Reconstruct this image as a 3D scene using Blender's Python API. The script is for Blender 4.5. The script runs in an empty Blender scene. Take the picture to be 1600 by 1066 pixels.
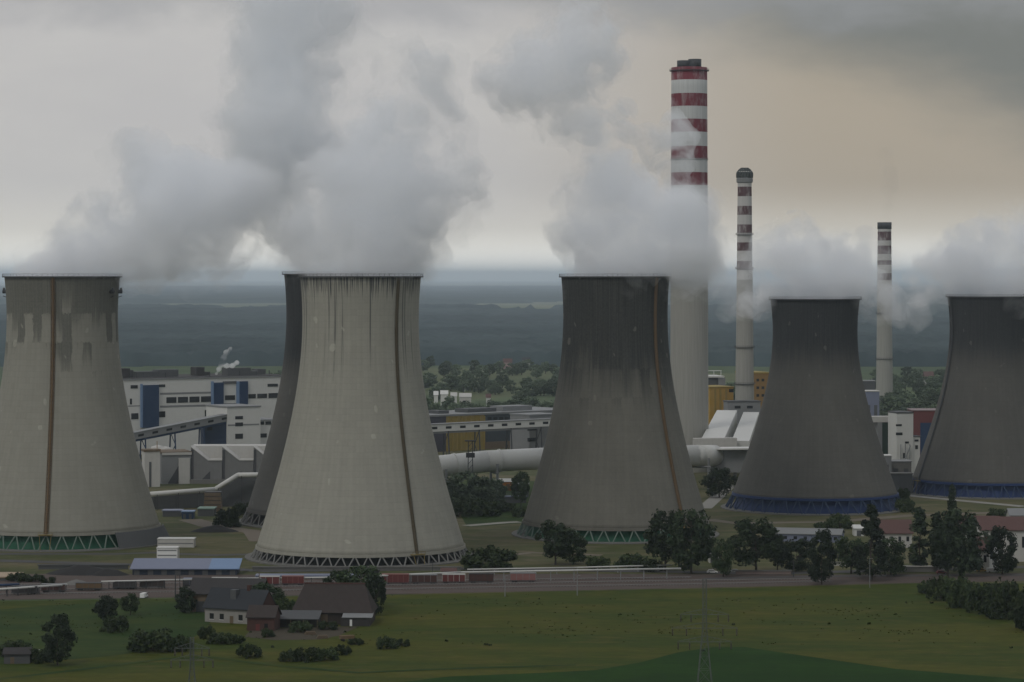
import bpy, bmesh, math, random
from mathutils import Vector, Matrix, noise as mnoise
random.seed(7)
D = bpy.data
SC = bpy.context.scene
COL = SC.collection
PI = math.pi
R = math.radians

# ------------------------------------------------------------------ camera model (a level 96 mm view from 120 m)
F = 4290.0; EYE = 120.0; HY = 434.0; CX = 800.0
def G(px, py):
    Y = F*EYE/(py-HY); return Vector(((px-CX)/F*Y, Y, 0))
def W(px, py, Y):
    return Vector(((px-CX)/F*Y, Y, EYE-(py-HY)/F*Y))
def XA(px, Y): return (px-CX)/F*Y
def YG(py): return F*EYE/(py-HY)

# ------------------------------------------------------------------ node helpers
class NT:
    def __init__(s, nt): s.nt = nt; s.N = nt.nodes; s.L = nt.links
    def new(s, t, **k):
        n = s.N.new(t)
        for a, b in k.items(): setattr(n, a, b)
        return n
    def put(s, sock, v):
        if isinstance(v, bpy.types.NodeSocket): s.L.new(v, sock)
        elif v is not None:
            if hasattr(sock, 'default_value'):
                try: sock.default_value = v
                except Exception: sock.default_value = (v[0], v[1], v[2], 1.0)
    def m(s, op, a, b=None, c=None, clamp=False):
        n = s.new('ShaderNodeMath', operation=op, use_clamp=clamp)
        s.put(n.inputs[0], a)
        if b is not None: s.put(n.inputs[1], b)
        if c is not None: s.put(n.inputs[2], c)
        return n.outputs[0]
    def ss(s, v, lo, hi):                       # smoothstep
        n = s.new('ShaderNodeMapRange', interpolation_type='SMOOTHSTEP')
        s.put(n.inputs['Value'], v); s.put(n.inputs['From Min'], lo); s.put(n.inputs['From Max'], hi)
        return n.outputs[0]
    def xyz(s, x, y, z=0.0):
        n = s.new('ShaderNodeCombineXYZ'); s.put(n.inputs[0], x); s.put(n.inputs[1], y); s.put(n.inputs[2], z); return n.outputs[0]
    def sep(s, v):
        n = s.new('ShaderNodeSeparateXYZ'); s.put(n.inputs[0], v); return n.outputs
    def noise(s, vec, scale, detail=4, rough=.55, dist=0.0):
        n = s.new('ShaderNodeTexNoise'); s.put(n.inputs['Vector'], vec)
        n.inputs['Scale'].default_value = scale; n.inputs['Detail'].default_value = detail
        n.inputs['Roughness'].default_value = rough; n.inputs['Distortion'].default_value = dist
        return n.outputs['Fac']
    def white(s, vec):
        n = s.new('ShaderNodeTexWhiteNoise', noise_dimensions='2D'); s.put(n.inputs['Vector'], vec); return n.outputs['Value']
    def mix(s, f, a, b, mode='MIX'):
        n = s.new('ShaderNodeMix', data_type='RGBA', blend_type=mode)
        s.put(n.inputs[0], f)
        for i, v in ((6, a), (7, b)):
            if isinstance(v, bpy.types.NodeSocket): s.L.new(v, n.inputs[i])
            else: n.inputs[i].default_value = (v[0], v[1], v[2], 1)
        return n.outputs[2]
    def scale(s, col, f):                      # colour * value
        n = s.new('ShaderNodeVectorMath', operation='SCALE'); s.put(n.inputs[0], col); s.put(n.inputs[3], f); return n.outputs[0]
    def coord(s, which='Object'): return s.new('ShaderNodeTexCoord').outputs[which]
    def pos(s): return s.new('ShaderNodeNewGeometry').outputs['Position']

MATS = {}
def new_mat(name):
    m = D.materials.new(name); m.use_nodes = True
    t = NT(m.node_tree); b = t.N['Principled BSDF']
    b.inputs['Roughness'].default_value = .85
    b.inputs['Specular IOR Level'].default_value = .25
    MATS[name] = m
    return m, t, b
def flat(name, col, rough=.8, vary=.25, scale=.35, metal=0.0):
    """A painted / plain surface with soft wear in world metres."""
    if name in MATS: return MATS[name]
    m, t, b = new_mat(name)
    p = t.pos()
    n = t.noise(p, scale, 5, .6)
    x = t.sep(p)
    st = t.noise(t.xyz(t.m('MULTIPLY', t.m('ADD', x[0], x[1]), 1.3), t.m('MULTIPLY', x[2], .12)), .8, 4)
    f = t.m('ADD', 1-vary*.8, t.m('MULTIPLY', t.m('ADD', t.m('MULTIPLY', n, .55), t.m('MULTIPLY', st, .45)), vary*1.6))
    b.inputs['Roughness'].default_value = rough; b.inputs['Metallic'].default_value = metal
    t.put(b.inputs['Base Color'], t.scale(t.mix(0.0, col, col), f))
    return m

# ------------------------------------------------------------------ mesh helpers
class MB:
    def __init__(s): s.v = []; s.f = []
    def add(s, vs, fs):
        o = len(s.v); s.v += [tuple(v) for v in vs]; s.f += [tuple(i+o for i in f) for f in fs]; return s
    def box(s, x0, x1, y0, y1, z0, z1):
        return s.add([(x0,y0,z0),(x1,y0,z0),(x1,y1,z0),(x0,y1,z0),(x0,y0,z1),(x1,y0,z1),(x1,y1,z1),(x0,y1,z1)],
                     [(3,2,1,0),(4,5,6,7),(0,1,5,4),(1,2,6,5),(2,3,7,6),(3,0,4,7)])
    def prism(s, poly, y0, y1):                 # poly in (x,z), extruded along y
        n = len(poly)
        vs = [(x,y0,z) for x,z in poly]+[(x,y1,z) for x,z in poly]
        fs = [tuple(range(n)), tuple(reversed(range(n,2*n)))]
        fs += [((i+1)%n, i, i+n, (i+1)%n+n) for i in range(n)]
        return s.add(vs, fs)
    def prismx(s, poly, x0, x1):                # poly in (y,z), extruded along x
        n = len(poly)
        vs = [(x0,y,z) for y,z in poly]+[(x1,y,z) for y,z in poly]
        fs = [tuple(reversed(range(n))), tuple(range(n,2*n))]
        fs += [(i, (i+1)%n, (i+1)%n+n, i+n) for i in range(n)]
        return s.add(vs, fs)
    def bar(s, p, q, r, seg=4, r2=None, caps=True):
        p = Vector(p); q = Vector(q); d = (q-p)
        if d.length < 1e-6: return s
        d.normalize(); a = d.orthogonal().normalized(); b = d.cross(a); r2 = r if r2 is None else r2
        vs = [];
        for c, rr in ((p, r), (q, r2)):
            for i in range(seg):
                t = 2*PI*i/seg+PI/4; vs.append(c+a*math.cos(t)*rr+b*math.sin(t)*rr)
        fs = [(i, (i+1)%seg, (i+1)%seg+seg, i+seg) for i in range(seg)]
        if caps: fs += [tuple(reversed(range(seg))), tuple(range(seg, 2*seg))]
        return s.add(vs, fs)
    def lathe(s, prof, seg=48, a0=0, a1=2*PI, close=False):  # prof: (r,z) list
        full = abs(a1-a0-2*PI) < 1e-6; n = seg if full else seg+1
        vs = [(r*math.sin(a0+(a1-a0)*i/seg), -r*math.cos(a0+(a1-a0)*i/seg), z) for r, z in prof for i in range(n)]
        fs = []; m = len(prof)
        for j in range(m if close else m-1):
            k = (j+1) % m
            for i in range(seg):
                i2 = (i+1) % n
                fs.append((j*n+i, j*n+i2, k*n+i2, k*n+i))
        if not full and close:
            fs.append(tuple(j*n for j in range(m))); fs.append(tuple(reversed([j*n+n-1 for j in range(m)])))
        return s.add(vs, fs)
    def disc(s, r, z, seg=48):
        return s.add([(r*math.sin(2*PI*i/seg), -r*math.cos(2*PI*i/seg), z) for i in range(seg)], [tuple(range(seg))])
    def mesh(s, name, smooth=False):
        me = D.meshes.new(name); me.from_pydata(s.v, [], s.f); me.update()
        bm = bmesh.new(); bm.from_mesh(me); bmesh.ops.recalc_face_normals(bm, faces=bm.faces); bm.to_mesh(me); bm.free()
        if smooth:
            for p in me.polygons: p.use_smooth = True
        return me
    def build(s, name, mat, parent=None, smooth=False):
        me = s.mesh(name, smooth); me.materials.append(mat)
        o = D.objects.new(name, me); COL.objects.link(o)
        if parent: o.parent = parent
        return o
def tag(o, label=None, cat=None, group=None, kind=None):
    if label: o['label'] = label
    if cat: o['category'] = cat
    if group: o['group'] = group
    if kind: o['kind'] = kind
    return o
def thing(name, label, cat, loc=(0,0,0), rz=0, group=None):
    o = D.objects.new(name, None); COL.objects.link(o); o.location = loc; o.rotation_euler = (0,0,rz)
    return tag(o, label, cat, group)
def copy_tree(o, parent=None):
    c = o.copy(); COL.objects.link(c)
    if parent: c.parent = parent
    for ch in list(o.children): copy_tree(ch, c)
    return c
class Fac:
    """A facade from (px0 at depth Y0) to (px1 at depth Y1): local x runs along it, local y away from the viewer."""
    def __init__(s, px0, Y0, px1, Y1):
        s.A = Vector((XA(px0,Y0), Y0)); s.B = Vector((XA(px1,Y1), Y1)); d = s.B-s.A
        s.L = d.length; s.d = d.normalized(); s.rz = math.atan2(d.y, d.x)
    def at(s, px, py):
        t = (px-CX)/F
        u = (t*s.A.y-s.A.x)/(s.d.x-t*s.d.y); Y = s.A.y+u*s.d.y
        return u, EYE-(py-HY)/F*Y
    def thing(s, name, label, cat, group=None): return thing(name, label, cat, (s.A.x, s.A.y, 0), s.rz, group)
    def panel(s, par, name, mat, px0, py0, px1, py1, out=.15, back=.2):
        u0, z1 = s.at(px0, py0); u1, z0 = s.at(px1, py1)
        return MB().box(u0, u1, -out, back, z0, z1).build(name, mat, par)

# ------------------------------------------------------------------ materials
def concrete(name, base, dark, H, z_edge, soft, amp, block=0.0, drip=0.0, mottle=.22, strength=1.0, R0=35.0, seed=0.0):
    m, t, b = new_mat(name)
    x, y, z = t.sep(t.coord('Object'))
    th = t.m('ARCTAN2', x, t.m('MULTIPLY', y, -1.0))
    s = t.m('ADD', t.m('MULTIPLY', th, R0), seed)
    streak = t.noise(t.xyz(t.m('MULTIPLY', s, .45), t.m('MULTIPLY', z, .018)), 1.0, 5, .65)
    fstreak = t.noise(t.xyz(t.m('MULTIPLY', s, 1.15), t.m('MULTIPLY', z, .010)), 1.0, 4, .62)
    broad = t.noise(t.xyz(t.m('MULTIPLY', s, .05), t.m('MULTIPLY', z, .05)), 1.0, 6, .62)
    fine = t.noise(t.xyz(s, z), .9, 5, .7)
    sw = t.m('ADD', s, t.m('MULTIPLY', t.m('SUBTRACT', t.noise(t.xyz(t.m('MULTIPLY', s, .3), t.m('MULTIPLY', z, .12), 5.0), 1.0, 3, .6), .5), 5.0)); zw = t.m('ADD', z, t.m('MULTIPLY', t.m('SUBTRACT', fine, .5), 6.0))
    bl = t.white(t.xyz(t.m('FLOOR', t.m('DIVIDE', s, 3.7)), t.m('FLOOR', t.m('DIVIDE', z, 2.6))))
    cl = t.white(t.xyz(t.m('FLOOR', t.m('DIVIDE', sw, 6.3)), t.m('FLOOR', t.m('DIVIDE', zw, 13.0))))
    e = t.m('ADD', z, t.m('MULTIPLY', t.m('SUBTRACT', streak, .5), amp*2))
    e = t.m('ADD', e, t.m('MULTIPLY', t.m('SUBTRACT', broad, .5), amp))
    if block: e = t.m('ADD', e, t.m('ADD', t.m('MULTIPLY', t.m('SUBTRACT', cl, .5), block), t.m('MULTIPLY', t.m('SUBTRACT', bl, .5), block*.08)))
    mask = t.m('MULTIPLY', t.ss(e, z_edge-soft, z_edge+soft), strength)
    mask = t.m('MULTIPLY', mask, t.m('ADD', .78, t.m('MULTIPLY', t.ss(t.m('ADD', fstreak, t.m('MULTIPLY', t.m('SUBTRACT', fine, .5), .5)), .62, .40), .22)))
    col = t.mix(mask, base, dark)
    # run-off streaks from the rim
    if drip:
        top = t.ss(t.m('ADD', z, t.m('MULTIPLY', t.m('SUBTRACT', streak, .5), 95.0)), H-34.0, H+2.0)
        thin = t.m('ADD', fstreak, t.m('MULTIPLY', t.ss(z, H-13, H), .15))
        dm = t.m('MULTIPLY', t.ss(thin, .61, .67), t.m('MULTIPLY', top, drip), clamp=True)
        lg = t.m('MULTIPLY', t.ss(t.noise(t.xyz(t.m('MULTIPLY', s, .62), t.m('MULTIPLY', z, .004), 2.0), 1.0, 2, .5), .62, .665), t.ss(t.m('ADD', z, t.m('MULTIPLY', t.m('SUBTRACT', broad, .5), 40.0)), H-46, H-22))
        dm = t.m('MAXIMUM', dm, t.m('MULTIPLY', lg, .8))
        col = t.mix(dm, col, dark)
    lift = t.m('FRACT', t.m('DIVIDE', z, 2.6))
    seam = t.m('SUBTRACT', 1.0, t.m('MULTIPLY', t.m('SUBTRACT', 1.0, t.ss(lift, 0.0, .16)), .075))
    rib = t.m('ADD', .955, t.m('MULTIPLY', t.m('SINE', t.m('MULTIPLY', s, 2.2)), .012))
    f = t.m('ADD', 1-mottle*1.05, t.m('MULTIPLY', t.m('ADD', t.m('MULTIPLY', broad, .5), t.m('ADD', t.m('MULTIPLY', fine, .35), t.m('MULTIPLY', streak, .55))), mottle*1.5))
    f = t.m('MULTIPLY', f, t.m('MULTIPLY', seam, t.m('MULTIPLY', rib, t.m('ADD', .97, t.m('MULTIPLY', bl, .06)))))
    # a few pale repair patches
    pt = t.ss(t.noise(t.xyz(s, z, 7.0), .16, 2, .4), .71, .75)
    col = t.mix(t.m('MULTIPLY', pt, .4), col, tuple(c*1.7 for c in base))
    b.inputs['Roughness'].default_value = .95
    t.put(b.inputs['Base Color'], t.scale(col, f))
    return m

def grass_mat(name, c1, c2, c3, sx=.012, sy=.03, dry=.5):
    m, t, b = new_mat(name)
    x, y, z = t.sep(t.pos())
    n1 = t.noise(t.xyz(t.m('MULTIPLY', x, sx), t.m('MULTIPLY', y, sy)), 1.0, 6, .6, .4)
    n2 = t.noise(t.xyz(t.m('MULTIPLY', x, .6), y), .22, 6, .78)
    n3 = t.noise(t.xyz(t.m('MULTIPLY', x, .05), t.m('MULTIPLY', y, .11), 4.0), 1.0, 4, .6)
    c = t.mix(t.ss(n1, .38, .64), c1, c2)
    c = t.mix(t.m('MULTIPLY', t.ss(n3, .5, .72), dry), c, c3)
    t.put(b.inputs['Base Color'], t.scale(c, t.m('ADD', .40, t.m('MULTIPLY', n2, 1.2))))
    b.inputs['Roughness'].default_value = 1.0; b.inputs['Specular IOR Level'].default_value = .1
    return m
def leaf_mat(name, c1, c2):
    m, t, b = new_mat(name)
    n = t.noise(t.pos(), .5, 3, .6)
    oi = t.new('ShaderNodeObjectInfo')
    c = t.mix(t.ss(n, .35, .68), c1, c2)
    t.put(b.inputs['Base Color'], t.scale(c, t.m('ADD', .62, t.m('MULTIPLY', oi.outputs['Random'], .76))))
    b.inputs['Roughness'].default_value = .8; b.inputs['Specular IOR Level'].default_value = .15
    return m

M_leaf = leaf_mat('leaf_broad', (.020,.036,.016), (.044,.064,.026))
M_leafb = leaf_mat('leaf_dark', (.017,.028,.016), (.034,.048,.024))
M_leafbush = leaf_mat('leaf_bush', (.022,.038,.015), (.046,.062,.022))
M_leaffar = leaf_mat('leaf_far', (.070,.100,.060), (.110,.140,.085))  # lighter leaf copy with distance haze put into the colour
M_bark = flat('bark', (.055,.045,.035), .95)
M_steel = flat('galvanised_steel', (.22,.23,.23), .55)
M_darksteel = flat('dark_steel', (.05,.052,.055), .6)
M_rust = flat('rusty_steel', (.13,.085,.045), .85, .45, 1.0)
M_white = flat('white_cladding', (.56,.56,.53), .6, .14)
M_offwhite = flat('offwhite_render', (.46,.45,.42), .8, .22)
M_pipe = flat('white_pipe', (.52,.52,.49), .5, .15)
M_blue = flat('blue_cladding', (.012,.034,.085), .5, .18)
M_paleblue = flat('pale_blue_roof', (.16,.24,.38), .55, .15)
M_greyblue = flat('grey_blue_roof', (.17,.19,.26), .55, .15)
M_glass = flat('dark_window_glass', (.018,.02,.022), .25, .2)
M_roofdark = flat('dark_roofing', (.045,.042,.042), .9, .35)
M_greyclad = flat('grey_cladding', (.20,.205,.205), .7, .2)
M_greydark = flat('dark_grey_wall', (.085,.088,.09), .85, .25)
M_ochre = flat('ochre_cladding', (.27,.20,.05), .75, .28)
M_orange = flat('orange_paint', (.38,.15,.035), .6, .2)
M_yellow = flat('yellow_cladding', (.38,.24,.05), .7, .25)
M_red = flat('red_paint', (.125,.034,.032), .65, .25)
M_brick = flat('red_brick', (.070,.036,.030), .95, .35)
M_redroof = flat('red_tile_roof', (.105,.060,.054), .9, .35)
M_slate = flat('slate_roof', (.028,.031,.036), .8, .3)
M_barnroof = flat('brown_tile_roof', (.046,.037,.034), .95, .45, .6)
M_wood = flat('weathered_wood', (.14,.105,.07), .9, .35)
M_tan = flat('tan_roof', (.36,.28,.20), .8, .15)
M_green = flat('green_louvre', (.012,.095,.05), .6, .3)
M_bluelouvre = flat('blue_louvre', (.016,.038,.125), .6, .35, 1.2)
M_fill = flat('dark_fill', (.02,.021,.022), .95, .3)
M_col = flat('column_concrete', (.175,.175,.165), .9, .25)
M_palecol = flat('pale_green_column', (.13,.175,.145), .9, .2)
M_bluecol = flat('blue_column', (.025,.045,.095), .8, .2)
M_basin = flat('basin_concrete', (.15,.147,.137), .95, .35)
M_asphalt = flat('asphalt', (.075,.073,.072), .95, .35, .2)
M_palepath = flat('pale_gravel', (.26,.25,.225), .95, .25, .3)
M_ballast = flat('ballast', (.085,.065,.056), 1.0, .5, .25)
M_rail = flat('rail_steel', (.20,.19,.18), .4, .2)
M_soil = flat('bare_soil', (.155,.13,.10), 1.0, .35, .15)
M_pylon = flat('weathered_lattice', (.10,.112,.105), .7)
M_yardsoil = flat('farm_soil', (.055,.045,.030), 1.0, .5, .3)
M_cottage = flat('limewash', (.27,.26,.24), .9, .4)
M_tyre = flat('tyre_rubber', (.015,.015,.015), .9)
M_vanwhite = flat('white_paint', (.72,.72,.70), .35, .05)

# ------------------------------------------------------------------ ground and setting
def sheet(name, pts, z, mat, kind='structure'):
    me = D.meshes.new(name); me.from_pydata([(p[0], p[1], z) for p in pts], [], [tuple(range(len(pts)))]); me.update()
    bm = bmesh.new(); bm.from_mesh(me); bmesh.ops.triangulate(bm, faces=bm.faces); bmesh.ops.recalc_face_normals(bm, faces=bm.faces)
    for f in bm.faces:
        if f.normal.z < 0: f.normal_flip()
    bm.to_mesh(me); bm.free()
    me.materials.append(mat); o = D.objects.new(name, me); COL.objects.link(o); o['kind'] = kind
    return o
def gpoly(name, pix, z, mat): return sheet(name, [G(*p) for p in pix], z, mat)
def ribbon(name, pix, w, z, mat):
    P = [G(*p) for p in pix]; lf = []; rt = []
    for i, p in enumerate(P):
        d = (P[min(i+1, len(P)-1)]-P[max(i-1, 0)]).normalized(); n = Vector((-d.y, d.x, 0))
        lf.append(p+n*w/2); rt.append(p-n*w/2)
    vs = [(p.x, p.y, z) for p in lf]+[(p.x, p.y, z) for p in rt]; n = len(P)
    me = D.meshes.new(name); me.from_pydata(vs, [], [(i+n, i+n+1, i+1, i) for i in range(n-1)]); me.update()
    me.materials.append(mat); o = D.objects.new(name, me); COL.objects.link(o); o['kind'] = 'structure'
    return o

def ground_mat():
    m, t, b = new_mat('farmland')
    x, y, z = t.sep(t.pos())
    v = t.new('ShaderNodeTexVoronoi', feature='F1'); t.put(v.inputs['Vector'], t.xyz(t.m('MULTIPLY', x, .0022), t.m('MULTIPLY', y, .0011)))
    v.inputs['Scale'].default_value = 1.0; v.inputs['Randomness'].default_value = .85
    r = t.sep(v.outputs['Color'])
    n = t.noise(t.xyz(x, y), .02, 6, .65)
    n2 = t.noise(t.xyz(t.m('MULTIPLY', x, .0005), t.m('MULTIPLY', y, .0003)), 1.0, 4, .6)
    c = t.mix(t.ss(r[0], .3, .75), (.066,.092,.046), (.096,.124,.062))
    c = t.mix(t.m('MULTIPLY', t.ss(r[1], .72, .8), .8), c, (.17,.165,.085))
    c = t.mix(t.ss(n2, .5, .6), c, (.060,.082,.05))
    far = t.ss(y, 9000.0, 16000.0); c = t.mix(t.m('MULTIPLY', far, .75), c, (.27,.28,.24))  # far land paled, putting horizon haze into its colour
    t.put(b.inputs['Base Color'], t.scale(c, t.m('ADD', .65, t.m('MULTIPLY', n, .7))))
    b.inputs['Roughness'].default_value = 1.0; b.inputs['Specular IOR Level'].default_value = .05
    return m
gm = MB()
ys = [-300, 500, 800, 1100, 1500, 2100, 3000, 5000, 9000, 16000, 28000, 50000, 90000]
for i in range(len(ys)-1):
    xs = [-40000, -4000, -1000, 0, 1000, 4000, 40000]
    for j in range(len(xs)-1):
        gm.add([(xs[j],ys[i],0),(xs[j+1],ys[i],0),(xs[j+1],ys[i+1],0),(xs[j],ys[i+1],0)], [(0,1,2,3)])
me = gm.mesh('ground')
bm = bmesh.new(); bm.from_mesh(me); bmesh.ops.remove_doubles(bm, verts=bm.verts, dist=.01)
for f in bm.faces:
    if f.normal.z < 0: f.normal_flip()
bm.to_mesh(me); bm.free()
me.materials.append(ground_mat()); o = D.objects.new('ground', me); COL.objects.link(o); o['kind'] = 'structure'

M_meadow = grass_mat('meadow_grass', (.034,.051,.006), (.062,.065,.008), (.090,.072,.018), .008, .03, .55)
M_crop = grass_mat('young_crop', (.008,.033,.002), (.013,.043,.003), (.022,.043,.006), .02, .03, .3)
M_yard = grass_mat('plant_yard_grass', (.060,.070,.026), (.105,.096,.048), (.14,.118,.082), .02, .03, .8)
M_lush = grass_mat('lush_grass', (.020,.042,.008), (.034,.052,.010), (.05,.054,.014), .03, .06, .3)
sheet('plant_yard', [(-520,1040),(520,1040),(640,2300),(-640,2300)], .05, M_yard)
sheet('meadow', [(-420,300),(420,300),(420,YG(912)),(XA(1450,YG(912)),YG(912)),(XA(1100,YG(920)),YG(920)),(XA(620,YG(930)),YG(930)),(XA(0,YG(940)),YG(940)),(-420,YG(942))], .10, M_meadow)
gpoly('crop_field', [(560,1075),(700,1058),(850,1052),(930,1048),(1000,1036),(1060,1020),(1115,1012),(1165,1012),(1260,1026),(1400,1046),(1620,1064),(1640,1160),(500,1160)], .15, M_crop)
gpoly('lush_strip', [(-20,955),(60,948),(170,942),(300,940),(345,950),(320,985),(280,1010),(180,1025),(100,1032),(-20,1040)], .15, M_lush)
gpoly('dry_patch', [(520,1034),(560,1022),(610,1024),(640,1036),(600,1050),(540,1052)], .15, M_soil.copy() if False else M_meadow)
gpoly('farm_yard', [(382,996),(392,984),(440,982),(520,980),(560,980),(530,994),(500,1000),(430,1001)], .15, M_yardsoil)
gpoly('lawn', [(690,752),(836,752),(815,818),(730,824)], .11, M_lush)
def tufts(name, label, n, px0, px1, py0, py1, mat, h, seed, thr=0.0):
    rn = random.Random(seed); mb = MB(); k = 0
    while k < n:
        c = G(rn.uniform(px0, px1), rn.uniform(py0, py1))
        if mnoise.noise(Vector((c.x*.03, c.y*.05, seed)))+.5*mnoise.noise(Vector((c.x*.2, c.y*.2, seed))) < thr+rn.uniform(-.3,.3): k += .25; continue
        k += 1
        for q in range(4):
            a = rn.uniform(0, PI); w = rn.uniform(.25,.7)*h*1.6; hh = h*rn.uniform(.5,1.2); o = c+Vector((rn.uniform(-.4,.4), rn.uniform(-.4,.4), .1))
            u = Vector((math.cos(a), math.sin(a), 0))*w; l = Vector((rn.uniform(-.3,.3), rn.uniform(-.3,.3), hh))
            mb.add([o-u, o+u, o+u*.5+l, o-u*.5+l], [(0,1,2,3)])
    ob = mb.build(name, mat); tag(ob, label, 'grass', kind='stuff')
M_tuft = leaf_mat('tuft_grass', (.044,.060,.010), (.076,.076,.016)); M_weed = leaf_mat('weed', (.020,.030,.010), (.034,.044,.014))
tufts('grass_tufts', 'rough grass tufts across the meadow', 1500, -10, 1610, 930, 1008, M_tuft, .28, 3, .3)
tufts('weeds', 'dark weeds and docks scattered in the meadow', 60, -10, 1610, 935, 1020, M_weed, .6, 4, .35)
ribbon('field_track', [(-20,1064),(120,1048),(260,1030),(330,1028),(420,1040),(560,1052),(700,1046),(900,1040)], 3.0, .19, M_lush)
gpoly('railway_bed', [(-20,897),(500,899),(900,897),(1250,899),(1620,896),(1620,908),(1450,911),(1100,919),(620,929),(0,938),(-20,938)], .13, M_ballast)
ribbon('service_road', [(-20,876),(240,884),(420,893),(760,889),(1000,893),(1200,897),(1620,886)], 9, .17, M_asphalt)
ribbon('cross_road', [(1100,905),(1180,903),(1330,901),(1620,899)], 4.5, .21, M_asphalt)
ribbon('gravel_track', [(296,812),(330,822),(400,832),(410,846)], 12, .11, M_soil)
ribbon('yard_road', [(-10,866),(180,866),(240,864),(330,868),(420,866)], 7, .11, M_asphalt)
ribbon('pale_track', [(728,822),(790,817),(812,816)], 7, .15, M_palepath)
ribbon('tower_lane', [(700,878),(760,872),(830,864),(940,868)], 6, .12, M_soil)
ribbon('right_lane', [(1105,812),(1150,818),(1300,816),(1420,806),(1600,800)], 9, .12, M_soil)
ribbon('inner_road', [(1100,795),(1140,760),(1400,752),(1420,775),(1600,792)], 8, .16, M_palepath)
# rail tracks, each pair of rails with its sleepers
def rails(pix):
    P = [G(*p) for p in pix]; mb = MB()
    for a, b in zip(P[:-1], P[1:]):
        d = (b-a).normalized(); n = Vector((-d.y, d.x, 0))
        for s in (-.75, .75):
            mb.bar(a+n*s+Vector((0,0,.42)), b+n*s+Vector((0,0,.42)), .09)
        k = int((b-a).length/1.2)
        for i in range(k):
            c = a+(b-a)*(i/k); mb.bar(c-n*1.3+Vector((0,0,.25)), c+n*1.3+Vector((0,0,.25)), .12, 4)
    o = mb.build('railway_track', M_rail); o['kind'] = 'structure'
rails([(-10,930),(300,925),(640,921),(1080,914),(1300,909)])
rails([(-10,924),(300,919),(640,915),(1080,908),(1300,905)])
rails([(-10,915),(300,912),(640,909),(1080,903)])

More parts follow.
